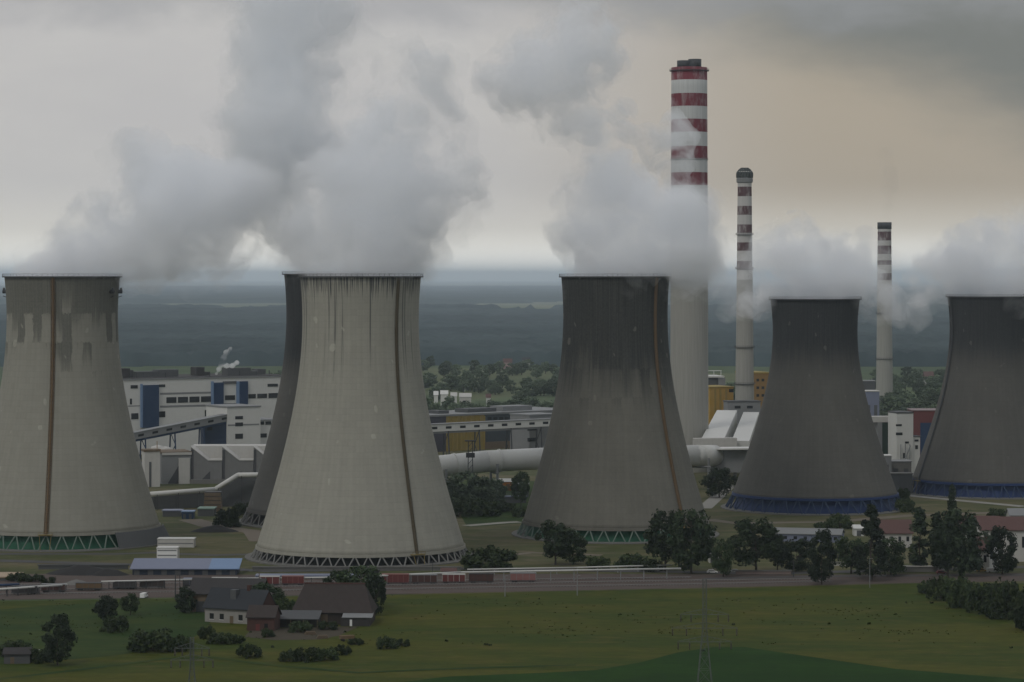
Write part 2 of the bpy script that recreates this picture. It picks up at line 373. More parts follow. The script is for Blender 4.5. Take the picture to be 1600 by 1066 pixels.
# ------------------------------------------------------------------ cooling towers
def tower(px, Y, H, prof, z0, mats, label, n=40, legs=True, ladder=None, lamps=False, screen=None, rot=0):
    pa, pz, pc = prof
    rad = lambda z: pa*math.sqrt(1+((z-pz)/pc)**2)
    t = thing('cooling_tower', label, 'cooling tower', (XA(px,Y), Y, 0), 0, 'cooling towers of the power station')
    K = 46; zz = [z0+(H-z0)*i/K for i in range(K+1)]
    outer = [(rad(z), z) for z in zz]; inner = [(rad(z)-.55, z) for z in reversed(zz)]
    MB().lathe(outer+inner, 128, close=True).build('shell', mats['shell'], t, True)
    rt = rad(H)
    MB().lathe([(rt-.5,H-.1),(rt+1.1,H-.1),(rt+1.1,H+.45),(rt-.5,H+.45)], 96, close=True).build('rim_walkway', mats.get('rim', M_greydark), t)
    hr = MB()
    for i in range(72):
        an = 2*PI*i/72; p = Vector((math.sin(an)*(rt+.95), -math.cos(an)*(rt+.95), H+.45)); an2 = 2*PI*(i+1)/72
        q = Vector((math.sin(an2)*(rt+.95), -math.cos(an2)*(rt+.95), H+.45))
        hr.bar(p, p+Vector((0,0,1.1)), .05); 
        for h in (.55, 1.1): hr.bar(p+Vector((0,0,h)), q+Vector((0,0,h)), .04)
    hr.build('handrail', M_darksteel, t)
    # foundation ring, fill behind the columns, ring beam
    rb = rad(0)+1.2
    MB().lathe([(rb-3.5,0.05),(rb+2.2,0.05),(rb+2.2,.55),(rb-3.5,.55)], 96, close=True).build('basin_kerb', M_basin, t)
    MB().lathe([(rad(z0)-.9,z0-.35),(rad(z0)+.35,z0-.35),(rad(z0)+.25,z0+.9),(rad(z0)-.9,z0+.9)], 96, close=True).build('ring_beam', mats.get('beam', mats['shell']), t)
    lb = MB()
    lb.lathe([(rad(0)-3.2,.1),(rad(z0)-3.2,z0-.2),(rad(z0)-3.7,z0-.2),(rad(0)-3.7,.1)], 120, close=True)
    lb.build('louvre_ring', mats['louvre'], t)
    # V-shaped legs, each pair one casting
    m0 = MB(); da = PI/n
    top = Vector((0, -rad(z0)+.2, z0-.1))
    for s in (-1, 1):
        an = s*da*.82; r0 = rb-.4
        m0.bar((math.sin(an)*r0, -math.cos(an)*r0, .4), top+Vector((s*.25,0,0)), .33, 6)
    leg = m0.build('support_leg', mats['col'], t)
    for i in range(1, n):
        l2 = leg.copy(); COL.objects.link(l2); l2.parent = t; l2.rotation_euler = (0,0,2*PI*i/n)
    if ladder:
        f0, f1, mat, w = ladder
        lad = MB(); prev = None; k = 60
        for i in range(k+1):
            z = z0+(H-.2-z0)*i/k; an = R(f0+(f1-f0)*i/k); r = rad(z)+.45
            rx = Vector((math.cos(an), math.sin(an), 0)); cpt = Vector((math.sin(an)*r, -math.cos(an)*r, z))
            if prev:
                for s in (-.5, .5): lad.bar(prev[0]+prev[1]*w*s, cpt+rx*w*s, .16, 4)
                lad.bar(prev[0], cpt, .3*w, 6)
                lad.bar(cpt-rx*w*.5, cpt+rx*w*.5, .1, 4)
            prev = (cpt, rx)
        lad.build('ladder', mat, t)
        an = R(f0); r = rad(z0)+1.0; pl = MB()
        c = Vector((math.sin(an)*r, -math.cos(an)*r, z0+.2)); rx = Vector((math.cos(an), math.sin(an), 0)); ou = Vector((math.sin(an), -math.cos(an), 0))
        pl.add([c+rx*sx*3.2+ou*sy*1.0+Vector((0,0,h)) for h in (0,.3) for sx, sy in ((-1,-1),(1,-1),(1,1),(-1,1))], [(3,2,1,0),(4,5,6,7),(0,1,5,4),(1,2,6,5),(2,3,7,6),(3,0,4,7)])
        for sx in (-1, -.33, .33, 1): pl.bar(c+rx*3.1*sx+ou*.9, c+rx*3.1*sx+ou*.9+Vector((0,0,1.3)), .07); 
        pl.bar(c-rx*3.1+ou*.9+Vector((0,0,1.3)), c+rx*3.1+ou*.9+Vector((0,0,1.3)), .07)
        for sx in (-1, 1): pl.bar(c+rx*2.6*sx+ou*.8, Vector((c.x, c.y, .3))+rx*2.0*sx+ou*2, .12)
        pl.build('ladder_platform', flat('yellow_platform', (.22,.17,.06), .7), t)
    if lamps:
        for an in (R(-92), R(88), R(66)):
            r = rad(H-6.5); c = Vector((math.sin(an)*r, -math.cos(an)*r, H-6.5)); ou = Vector((math.sin(an), -math.cos(an), 0))
            mb = MB(); mb.bar(c-ou*.3, c+ou*2.0, .9, 4); mb.bar(c+ou*1.4+Vector((0,0,.2)), c+ou*1.4+Vector((0,0,1.7)), .45, 8)
            mb.bar(c+ou*1.8-Vector((0,0,2.0)), c+ou*.2-Vector((0,0,2.6)), .18, 4)
            mb.build('lamp_bracket', M_darksteel, t)
    if screen:
        a0, a1 = screen
        MB().lathe([(rb+.9,.3),(rb+1.6,.3),(rad(z0)+1.6,z0+.4),(rad(z0)+.9,z0+.4)], 24, R(a0), R(a1), True).build('wind_screen', M_greydark, t)
    return t
P120 = (25.0, 102.0, 65.5); P108 = (22.0, 92.0, 50.5)
DK = (.029,.031,.034)
S1 = concrete('concrete_patched', (.272,.264,.222), (.092,.092,.078), 120, 95, 7.0, 16, block=30, mottle=.34, strength=.8, seed=13.5)
S2 = concrete('concrete_pale', (.312,.304,.256), (.06,.062,.062), 120, 121, 3.0, 5, drip=1.0, mottle=.38)
S2b = concrete('concrete_rear', (.13,.125,.112), DK, 120, 76, 10, 8, mottle=.2, seed=40)
S3 = concrete('concrete_sooty', (.158,.152,.128), (.032,.034,.034), 120, 72, 15, 20, block=10, mottle=.6, seed=23, strength=.95)
S4 = concrete('concrete_grey', (.108,.104,.092), DK, 108, 77, 12, 12, mottle=.48, seed=61)
S5 = concrete('concrete_grey_far', (.100,.096,.086), DK, 108, 76, 12, 10, mottle=.48, seed=88)
tower(97.5, 1249, 120.2, P120, 6.8, dict(shell=S1, louvre=M_green, col=M_palecol), 'leftmost cooling tower, grey concrete with dark square stains and green louvres at its foot', ladder=(0, 0, M_rust, 1.7), lamps=True, screen=(40, 100))
tower(563.5, 1181, 120.2, P120, 4.4, dict(shell=S2, louvre=M_fill, col=M_col), 'palest cooling tower with black drip streaks under its rim and no louvres', n=50, ladder=(34.5, 41, flat('dark_rust', (.085,.068,.04), .9), 1.3))
tower(527, 1351, 121.5, P120, 6.0, dict(shell=S2b, louvre=M_fill, col=M_col), 'dark cooling tower mostly hidden behind the palest tower', n=40)
P3 = (24.4, 102.0, 65.5)
tower(961.5, 1284, 120.2, P3, 5.8, dict(shell=S3, louvre=M_green, col=M_palecol), 'sooty cooling tower with black upper half, brown ladder and green louvres', ladder=(44, 46, M_rust, 1.8))
tower(1273.5, 1432, 108.6, P108, 7.2, dict(shell=S4, louvre=M_bluelouvre, col=M_bluecol, beam=M_bluelouvre), 'shorter cooling tower with blackened top and whole blue louvre ring, between two slim chimneys')
tower(1546, 1534, 109.2, P108, 7.2, dict(shell=S5, louvre=M_bluelouvre, col=M_bluecol, beam=M_bluelouvre), 'rightmost cooling tower with blackened top, cut off by the picture edge', ladder=(-74, -76, M_darksteel, 1.6))

# ------------------------------------------------------------------ chimneys
def band_mat(name, H, bands, white, red, fade=.25, r0=10.0, topcol=None):
    """bands: list of (z_low, z_high) painted red on the white shaft; bare concrete under the lowest."""
    m, t, b = new_mat(name)
    x, y, z = t.sep(t.coord('Object'))
    th = t.m('ARCTAN2', x, t.m('MULTIPLY', y, -1.0)); s = t.m('MULTIPLY', th, r0)
    n = t.noise(t.xyz(t.m('MULTIPLY', s, .3), t.m('MULTIPLY', z, .08)), 1.0, 5, .65)
    st = t.noise(t.xyz(t.m('MULTIPLY', s, 1.1), t.m('MULTIPLY', z, .03)), 1.0, 4, .6)
    msk = 0.0
    for lo, hi in bands:
        k = t.m('MULTIPLY', t.m('GREATER_THAN', z, lo), t.m('LESS_THAN', z, hi))
        msk = k if msk == 0.0 else t.m('ADD', msk, k)
    low = min(l for l, h in bands)-(bands[0][1]-bands[0][0])
    conc = t.ss(z, low-.3, low+.3)
    base = t.mix(conc, (.30,.295,.265), white)
    c = t.mix(t.m('MULTIPLY', msk, t.m('SUBTRACT', 1.0, t.m('MULTIPLY', t.ss(n, .45, .7), fade))), base, red)
    t.put(b.inputs['Base Color'], t.scale(c, t.m('ADD', .74, t.m('MULTIPLY', st, .5))))
    return m
def zpx(py, Y): return EYE-(py-HY)/F*Y
# main chimney
Yc = 1700; H = zpx(106, Yc); r = 28*Yc/F
red = (.17,.028,.040)
bands = [(zpx(b,Yc), zpx(a,Yc)) for a, b in ((106,126),(147,167),(187,207),(229,249),(270,290))]
t = thing('striped_chimney', 'broadest and tallest chimney with red and white bands behind the sooty cooling tower', 'chimney', (XA(1077,Yc), Yc, 0))
sh = MB(); sh.lathe([(r+.9*(1-i/20), H*i/20) for i in range(21)]+[(r-1.2, H), (r-1.2, H-6)], 64); sh.build('shaft', band_mat('main_chimney_paint', H, bands, (.52,.53,.52), red, .35), t, True)
rf = MB(); rf.lathe([(0.01,H-.6),(r-1.1,H-.6)], 48); rf.build('roof_slab', M_greydark, t)
for dx, dh in ((-3.5,0.0),(3.4,.9)):
    fl = MB(); zt = zpx(95,Yc)+dh; fl.lathe([(4.1,H-.5),(4.1,zt),(3.5,zt),(3.5,H-.5)], 32, close=True)
    f = fl.build('flue', M_darksteel, t, True); f.location = (dx, 0, 0)
def gallery(par, r, z, mat, w=1.3):
    mb = MB(); mb.lathe([(r-.1,z-.35),(r+w,z-.15),(r+w,z+.1),(r-.1,z+.1)], 40, close=True)
    for i in range(28):
        a = 2*PI*i/28; a2 = 2*PI*(i+1)/28
        p = Vector((math.sin(a)*(r+w-.1), -math.cos(a)*(r+w-.1), z)); q = Vector((math.sin(a2)*(r+w-.1), -math.cos(a2)*(r+w-.1), z))
        mb.bar(p, p+Vector((0,0,1.2)), .06)
        for h in (.6, 1.2): mb.bar(p+Vector((0,0,h)), q+Vector((0,0,h)), .05)
    return mb.build('gallery', mat, par)
gallery(t, r, zpx(111,Yc), M_darksteel, 1.2); gallery(t, r, zpx(250,Yc), M_steel, .6)
# chimney with crowned head
def slim(px, Y, top, base_px, r_top, r_bot, bands, label, head, plats):
    H = zpx(top, Y)
    t = thing('slim_chimney', label, 'chimney', (XA(px,Y), Y, 0))
    bz = [(zpx(b,Y), zpx(a,Y)) for a, b in bands]
    mm = band_mat('slim_chimney_paint', H, bz, (.50,.49,.47), (.105,.055,.060), .6, r_top)
    MB().lathe([(r_bot+(r_top-r_bot)*(i/24)**.75, H*i/24) for i in range(25)]+[(r_top-.6,H),(r_top-.6,H-5)], 40).build('shaft', mm, t, True)
    for py in plats:
        z = zpx(py, Y); rr = r_bot+(r_top-r_bot)*(z/H)**.75; gallery(t, rr, z, M_darksteel, 1.0)
    if head == 'crown':
        mb = MB(); mb.lathe([(r_top+.1,H-8),(r_top+.9,H-7.5),(r_top+1.0,H-5),(r_top+.4,H-4.6)], 32, close=True); mb.build('collar', M_greyclad, t)
        mb = MB(); prof = [(r_top+.7,H-4.5),(r_top+.9,H-3),(r_top+.8,H-1.0),(r_top*.8,H+1.3),(r_top*.45,H+2.4)]
        for i in range(18):
            a = 2*PI*i/18
            for (ra, za), (rb2, zb) in zip(prof[:-1], prof[1:]):
                mb.bar((math.sin(a)*ra,-math.cos(a)*ra,za), (math.sin(a)*rb2,-math.cos(a)*rb2,zb), .33, 4)
        mb.lathe([(r_top+.2,H-4.5),(r_top+.4,H-.8),(r_top*.7,H+.9),(.05,H+1.2)], 32)
        mb.build('crown', flat('weathered_green_head', (.07,.078,.074), .8, .3), t)
    else:
        mb = MB(); mb.lathe([(r_top+.05,H-5.8),(r_top+.35,H-5.8),(r_top+.35,H+.25),(r_top-.7,H+.25),(r_top-.7,H-3)], 40); mb.build('cap', M_darksteel, t, True)
    return t
slim(1163.5, 1900, 268, 640, 4.75, 7.3, ((292,307),(322,336),(351,364),(379,392),(408,422)), 'middle chimney with faded bands and a rounded green crown above white ducts', 'crown', (367,420,543,600))
slim(1382, 2500, 348, 605, 6.1, 8.0, ((362,376),(384,397),(407,414),(427,438)), 'rightmost slim chimney with a plain dark cap, standing farthest away', 'cap', (490,561))

# ------------------------------------------------------------------ steam (volumes in billowing shells)
def vol_mat(name, dens, col, aniso=0.0, lump=0.0):
    m = D.materials.new(name); m.use_nodes = True; nt = m.node_tree; nt.nodes.clear()
    o = nt.nodes.new('ShaderNodeOutputMaterial'); v = nt.nodes.new('ShaderNodeVolumePrincipled')
    v.inputs['Density'].default_value = dens; v.inputs['Color'].default_value = (*col, 1); v.inputs['Anisotropy'].default_value = aniso
    v.inputs['Density Attribute'].default_value = ''
    if lump:
        t = NT(nt); p = t.coord('Object')
        n = t.noise(p, .055, 7, .66, .9); t.put(v.inputs['Density'], t.m('MULTIPLY', t.ss(n, .41, .58), dens*2.1))
    nt.links.new(v.outputs[0], o.inputs['Volume']); return m
def puff(name, blobs, Y, mat, voxel=2.0, amp=1.0, seed=0, grow=1.0, parent=None, shrink=0.0):
    """blobs: (px, py, radius px, depth offset m). Spheres are fused, then roughened by several octaves of noise."""
    bm = bmesh.new(); rs = []
    for px, py, rp, dy in blobs:
        c = W(px, py, Y+dy); rad = max(rp*(Y+dy)/F*grow-shrink, 1.2)
        mt = Matrix.Translation(c) @ Matrix.Diagonal((rad, rad, rad*.95, 1))
        bmesh.ops.create_icosphere(bm, subdivisions=2, radius=1.0, matrix=mt)
    me = D.meshes.new(name); bm.to_mesh(me); bm.free()
    tmp = D.objects.new('tmp', me); COL.objects.link(tmp)
    md = tmp.modifiers.new('r', 'REMESH'); md.mode = 'VOXEL'; md.voxel_size = voxel
    dg = bpy.context.evaluated_depsgraph_get(); dg.update()
    m2 = D.meshes.new_from_object(tmp.evaluated_get(dg)); D.objects.remove(tmp, do_unlink=True)
    off = Vector((seed*13.7, seed*5.1, seed*9.3))
    cs = [(W(px, py, Y+dy), max(rp*(Y+dy)/F*grow-shrink, 1.2)) for px, py, rp, dy in blobs]
    nor = [v.normal.copy() for v in m2.vertices]
    for v, n in zip(m2.vertices, nor):
        p = v.co+off
        rr = max(rd-abs((v.co-c).length-rd)*.8 for c, rd in cs); am = amp*min(1.0, max(.12, rr/13.0))
        d = 8.5*mnoise.noise(p/24)+4.5*abs(mnoise.noise(p/11))*1.6-2.0+3.4*mnoise.noise(p/5.5)+1.6*mnoise.noise(p/3.0)
        w = Vector((mnoise.noise(p/15), mnoise.noise(p/15+Vector((9,2,4))), mnoise.noise(p/15+Vector((3,8,1)))))
        v.co = v.co+n*d*am+w*4.0*am
    tmp = D.objects.new('tmp', m2); COL.objects.link(tmp)
    md = tmp.modifiers.new('r', 'REMESH'); md.mode = 'VOXEL'; md.voxel_size = voxel*.8
    dg = bpy.context.evaluated_depsgraph_get(); dg.update()
    m3 = D.meshes.new_from_object(tmp.evaluated_get(dg)); D.objects.remove(tmp, do_unlink=True); D.meshes.remove(m2); m2 = m3
    m2.name = name; m2.materials.clear(); m2.materials.append(mat)
    o = D.objects.new(name, m2); COL.objects.link(o)
    if parent: o.parent = parent
    return o
ST = (.978,.987,1.0)
V_core = vol_mat('steam_dense', .05, ST); V_mid = vol_mat('steam_soft', .026, ST, 0.0, 1); V_thin = vol_mat('steam_thin', .0085, ST, 0.0, 1)
V_veil = vol_mat('steam_veil', .05, ST, 0.0, 1); V_wispy = vol_mat('steam_wispy', .014, ST, 0.0, 1); V_white = vol_mat('steam_white', .16, (.995,.995,.995), 0.0, 1); V_wisp = vol_mat('smoke_thin', .006, (.55,.52,.50))
def plume(label, blobs, Y, seed, core=True, amp=1.0, mat=None, voxel=1.7, corefac=.66):
    o = puff('steam_plume', blobs, Y, mat or V_mid, voxel, amp, seed, grow=1.12)
    tag(o, label, 'steam', 'steam rising from the power station')
    puff('soft_fringe', blobs, Y, V_thin, voxel, amp*1.25, seed+.7, grow=1.32, parent=o)
    if core:
        puff('dense_core', blobs, Y, V_core, voxel, amp*.9, seed+.4, grow=corefac*1.2, parent=o)
    return o
def mouth(px, py, rw, n=7, h=0, rs=.34):
    return [(px+rw*(i/(n-1)*2-1)*.62, py-h, rw*rs, (random.random()-.5)*12) for i in range(n)]
if True:
    A = mouth(97,436,84,8)+[(55,418,30,0),(100,405,44,-8),(150,390,55,6),(200,372,62,0),(160,345,45,8),(250,350,72,-6),(300,345,72,8),(340,335,62,0),(245,285,58,0),(310,285,62,8),(215,235,24,0),(255,232,24,0),(285,248,28,-6),(375,300,55,6),(275,400,45,4),(320,385,42,8),(230,415,36,0),(130,325,22,0),(265,430,22,10),(110,370,28,0)]
    plume('steam plume leaning right from the leftmost cooling tower', A, 1249, 1)
    Bb = [(462,425,16,-5),(470,415,26,0),(455,385,32,5),(440,350,46,0),(425,300,68,0),(430,245,78,6),(432,190,80,-6),(437,130,74,0),(440,70,72,6),(452,15,80,0),(455,-35,70,0),(385,90,32,0),(370,70,18,0),(365,190,30,4),(505,110,34,0),(520,30,36,0),(500,240,62,0)]
    plume('tall steam column rising from the hidden cooling tower out of the picture top', Bb, 1351, 2)
    B = mouth(566,436,84,8)+[(520,410,46,0),(580,405,58,-8),(635,400,42,0),(500,360,62,6),(560,345,80,0),(620,350,70,6),(665,345,48,0),(540,290,72,4),(610,285,74,0),(675,290,58,6),(715,285,36,0),(735,275,22,0),(590,230,50,0),(560,215,36,0),(630,225,44,4),(600,190,28,0),(655,180,24,6),(672,130,34,0),(660,95,28,0),(690,105,26,0),(700,165,26,0),(705,235,26,0),(690,390,16,0),(697,412,10,0),(740,255,18,0)]
    plume('broad steam plume above the palest cooling tower, reaching right', B, 1181, 3)
    C = mouth(963,436,78,8)+[(920,410,36,0),(970,400,60,-6),(1030,400,56,0),(1080,410,40,6),(1095,430,26,0),(900,370,36,0),(950,345,64,0),(1010,350,60,-4),(1060,355,52,6),(905,320,38,0),(945,285,54,0),(990,300,46,4),(935,255,32,0),(965,248,28,0),(890,285,22,0),(1040,320,34,0),(1085,330,26,0),(1095,380,34,8),(1078,345,42,0),(1085,395,48,-4),(1062,318,30,0),(1088,315,18,0),(1100,425,34,4),(1072,338,42,-22),(1074,342,40,22),(1082,385,46,-22),(1082,390,46,22),(1078,425,44,18),(1062,315,32,-14),(1080,318,24,12)]
    plume('rounded steam plume from the sooty cooling tower, hiding part of the broadest chimney', C, 1284, 4)
    Cc = [(760,130,24,0),(790,115,44,0),(830,95,56,6),(880,85,62,0),(925,70,48,-6),(900,40,40,0),(850,135,52,0),(890,145,48,6),(800,150,32,0),(880,190,36,0),(915,180,36,0),(955,95,34,0),(950,50,26,0),(925,215,22,0),(960,180,24,0)]
    plume('detached steam cloud drifting in the sky left of the broadest chimney', Cc, 1284, 5, core=True, corefac=.6)
    Dm = mouth(1274,472,62,7)+[(1200,455,34,0),(1250,440,46,0),(1300,445,46,-4),(1345,450,40,0),(1385,462,26,6),(1225,400,42,0),(1270,395,48,0),(1320,410,40,4),(1240,355,24,0),(1275,365,24,0),(1190,420,26,0),(1180,470,22,8),(1160,480,14,0),(1370,435,26,0),(1400,485,16,6),(1215,360,18,0)]
    plume('low steam plume over the shorter cooling tower between the slim chimneys', Dm, 1432, 6, corefac=.55)
    E = mouth(1546,468,58,7)+[(1490,445,34,0),(1540,435,48,0),(1590,440,50,0),(1640,430,60,4),(1470,420,36,0),(1510,400,46,0),(1560,385,46,0),(1610,385,50,-4),(1545,358,24,0),(1460,455,28,0),(1440,470,22,6),(1430,440,18,0),(1650,370,46,0)]
    plume('low steam plume over the rightmost cooling tower', E, 1534, 7, corefac=.6)
    Wv = [(545,30,34,0),(530,90,30,0),(575,70,26,0),(540,150,30,0),(605,110,34,0),(640,75,30,0),(655,110,34,0),(690,150,34,0),(715,195,30,0),(725,235,30,0),(665,205,36,0),(590,150,30,0),(635,175,34,0),(745,250,24,0)]
    tag(puff('steam_wisp', Wv, 1215, V_wispy, 2.0, 1.1, 21), 'thin torn wisps high between the tall steam column and the detached cloud', 'steam')
    Wd = [(1400,455,32,0),(1425,470,32,0),(1440,440,28,0),(1395,490,24,0),(1425,500,22,0),(1380,415,32,0),(1355,385,26,0)]
    We = [(1130,440,30,0),(1115,395,30,0),(1165,450,32,0),(1150,485,26,0),(1160,410,30,0),(1190,380,28,0),(1215,350,22,0)]
    tag(puff('steam_wisp', Wd, 1475, V_wispy, 2.2, 1.1, 22), 'low thin veil of steam before the farthest chimney, linking the two right plumes', 'steam')
    tag(puff('steam_wisp', We, 1475, V_wispy, 2.2, 1.1, 23), 'low thin veil of steam before the crowned chimney', 'steam')
    # thin veil between the middle plumes and the chimney
    V = [(1062,212,24,0),(1030,250,30,0),(1060,258,26,0),(1058,236,28,0),(1005,215,26,0),(975,210,26,0),(1052,190,20,0),(1085,212,14,0),(1050,155,9,0),(1055,285,26,0)]
    tag(puff('steam_wisp', V, 1330, V_veil, 2.0, .8, 11), 'thin steam veil crossing the bands of the broadest chimney', 'steam')
    s = puff('steam_jet', [(338,584,3,0),(342,577,5,0),(346,569,6,0),(350,560,7,0),(354,551,6,0),(360,545,4,0),(354,572,6,0),(363,572,6,0),(370,567,5,0)], 1900, V_white, .6, .42, 12)
    tag(s, 'small white steam jet on the roof of the white and blue boiler house', 'steam')
    s = puff('smoke_wisp', [(1383,338,9,0),(1386,318,13,0),(1391,296,16,0),(1393,268,16,0),(1386,240,14,0)], 2500, V_wisp, 2.5, .8, 13)
    tag(s, 'faint smoke trail above the rightmost slim chimney', 'smoke')
# ------------------------------------------------------------------ boiler house and its neighbours (left)
f = Fac(150, 1845, 452, 1925)
H = 50.5
t = f.thing('boiler_house', 'long white and blue boiler house with rows of dark windows behind the leftmost towers', 'power station hall')
MB().box(0, f.L, 0, 55, 0, H).build('wall', M_white, t)
MB().box(-.5, f.L+.5, -.5, 55.5, H, H+1.0).build('parapet', M_greyclad, t)
MB().box(1.0, f.L-1, 1.0, 54, H+.9, H+1.35).build('roof', M_roofdark, t)
for q in ((222,602,247,668),(333,598,348,652),(373,596,386,632)):
    f.panel(t, 'blue_panel', M_blue, *q, out=1.6, back=.3)
for q in ((219,600,222,668),(329.5,596,333,652),(369,596,373,632)):
    f.panel(t, 'pale_trim', M_paleblue, *q, out=1.2, back=.3)
f.panel(t, 'dark_band', M_greydark, 348, 596, 369, 599.5, out=.6); f.panel(t, 'dark_band', M_greydark, 350, 630.5, 387, 633, out=.6)
wins = [(204,602,215,607),(248,601,258,605),(203,623,206,632),(205,646,216,655),(248,643,258,652),(320,641,330,650)]
wins += [(260+i*18, 621-i*.5, 275.5+i*18, 629.5-i*.5) for i in range(4)]
wins += [(351.5,618,367,625),(388,616,399.5,622.5),(402,615.5,417,622),(419.5,614.5,434,622),(418,600,434,604)]
for q in wins: f.panel(t, 'window', M_glass, *q, out=.25)
for (a, b, c, d) in ((250,634,330,635),(200,634,219,635),(250,614,330,615)):
    f.panel(t, 'cladding_joint', M_greyclad, a, b, c, d, out=.08)
def roof_box(fac, par, name, mat, px0, px1, py, y0, y1, base):
    u0, z = fac.at(px0, py); u1, _ = fac.at(px1, py)
    return MB().box(u0, u1, y0, y1, base, z).build(name, mat, par)
for a, b, py, y0 in ((193,215,577,12),(218,228,580,20),(228,262,582,15),(262,294,579,15),(325,338,575,18),(341,352,583,24),(366,402,576,10),(402,420,581,14),(424,436,578,20)):
    roof_box(f, t, 'roof_vent', M_roofdark if a % 2 else M_greydark, a, b, py, y0, y0+9, H+1.2)
for px in (222,233,268,331,337,384,410,430):
    u, _ = f.at(px, 580); MB().bar((u, 9, H), (u, 9, H+4.5), .35, 6).build('roof_pipe', M_darksteel, t)

f = Fac(355, 1730, 446, 1752); u1, zt = f.at(407, 636)
t = f.thing('annex_building', 'white annex block with three dark windows in front of the boiler house', 'building')
MB().box(0, u1, 0, 30, 0, zt).build('wall', M_white, t)
u2, zl = f.at(445, 657); MB().box(u1+.02, u2, 3, 28, 0, zl).build('wall', M_white, t)
MB().box(-.4, u1+.4, -.4, 30.4, zt, zt+.9).build('roof', M_greyclad, t)
MB().box(u1+.45, u2, 2.6, 28, zl, zl+.7).build('roof', M_greyclad, t)
for q in ((367.5,650.5,379.5,655),(367.5,660.5,379.5,666),(367.5,678,379.5,685.5)): f.panel(t, 'window', M_glass, *q)
for q in ((409,659,416,664),(418,659,427,664),(409,678,420,684)):
    a, z1 = f.at(q[0], q[1]); b, z0 = f.at(q[2], q[3]); MB().box(a, b, 2.75, 3.2, z0, z1).build('window', M_glass, t)
f.panel(t, 'wall_joint', M_greyclad, 356, 663.5, 405, 664.3, out=.08)

# inclined conveyor gallery
def gallery_bridge(name, label, cat, p, q, w, h, roofmat, sidemat, legs, legmat, under=None, windows=0):
    p = Vector(p); q = Vector(q); t = thing(name, label, cat, (p.x, p.y, 0))
    d = q-p; L = Vector((d.x, d.y, 0)).length; hx = Vector((d.x, d.y, 0))/L; n = Vector((-hx.y, hx.x, 0))
    P = Vector((0,0,p.z)); Q = Vector((d.x, d.y, q.z))
    def slab(z0, z1, ww):
        return MB().add([P-n*ww+Vector((0,0,z0)),Q-n*ww+Vector((0,0,z0)),Q+n*ww+Vector((0,0,z0)),P+n*ww+Vector((0,0,z0)),
                         P-n*ww+Vector((0,0,z1)),Q-n*ww+Vector((0,0,z1)),Q+n*ww+Vector((0,0,z1)),P+n*ww+Vector((0,0,z1))],
                        [(3,2,1,0),(4,5,6,7),(0,1,5,4),(1,2,6,5),(2,3,7,6),(3,0,4,7)])
    slab(-h, -.02, w).build('gallery_wall', sidemat, t)
    slab(0, .5, w+.4).build('roof', roofmat, t)
    if under: slab(-h-1.4, -h-.02, w*.8).build('girder', under, t)
    for i in range(windows):
        a = (i+.3)/windows; b = (i+.7)/windows
        A = P.lerp(Q, a)-n*(w+.06); B = P.lerp(Q, b)-n*(w+.06)
        MB().add([A+Vector((0,0,-h*.65)),B+Vector((0,0,-h*.65)),B+Vector((0,0,-h*.3)),A+Vector((0,0,-h*.3)),
                  A+n*.1+Vector((0,0,-h*.65)),B+n*.1+Vector((0,0,-h*.65)),B+n*.1+Vector((0,0,-h*.3)),A+n*.1+Vector((0,0,-h*.3))],
                 [(0,1,2,3),(7,6,5,4),(0,4,5,1),(1,5,6,2),(2,6,7,3),(3,7,4,0)]).build('window', M_glass, t)
    for k in legs:
        c = P.lerp(Q, k); mb = MB()
        for s in (-1, 1):
            mb.bar((c.x+n.x*w*s*1.3, c.y+n.y*w*s*1.3, 0), c+n*w*s*.8+Vector((0,0,-h)), .45, 4)
        zz = c.z-h; m = max(2, int(zz/7))
        for i in range(m):
            a = zz*i/m; b = zz*(i+1)/m; s = 1 if i % 2 else -1
            mb.bar((c.x+n.x*w*s, c.y+n.y*w*s, a), (c.x-n.x*w*s, c.y-n.y*w*s, b), .25, 4)
        mb.build('trestle', legmat, t)
    return t
gallery_bridge('conveyor_bridge', 'sloping grey-roofed conveyor gallery climbing to the white and blue boiler house', 'conveyor bridge', W(205,677,1690), W(357,647,1735), 3.2, 4.0, M_greyclad, M_greyclad, (.12,.42,.72), M_blue, M_blue, 7)
# blue transfer house beneath its head
f = Fac(318, 1722, 362, 1728); t = f.thing('transfer_house', 'dark blue conveyor transfer house under the head of the sloping gallery', 'building')
u0, z1 = f.at(322, 660); u1, z0 = f.at(358, 690)
MB().box(u0, u1, 4, 16, 0, z1).build('wall', flat('deep_blue_wall', (.02,.035,.07), .7), t); MB().box(u0-.3, u1+.3, 3.7, 16.3, z1, z1+.6).build('roof', M_greydark, t)
f.panel(t, 'window', M_glass, 326, 668, 334, 673, out=-3.85, back=4.2)
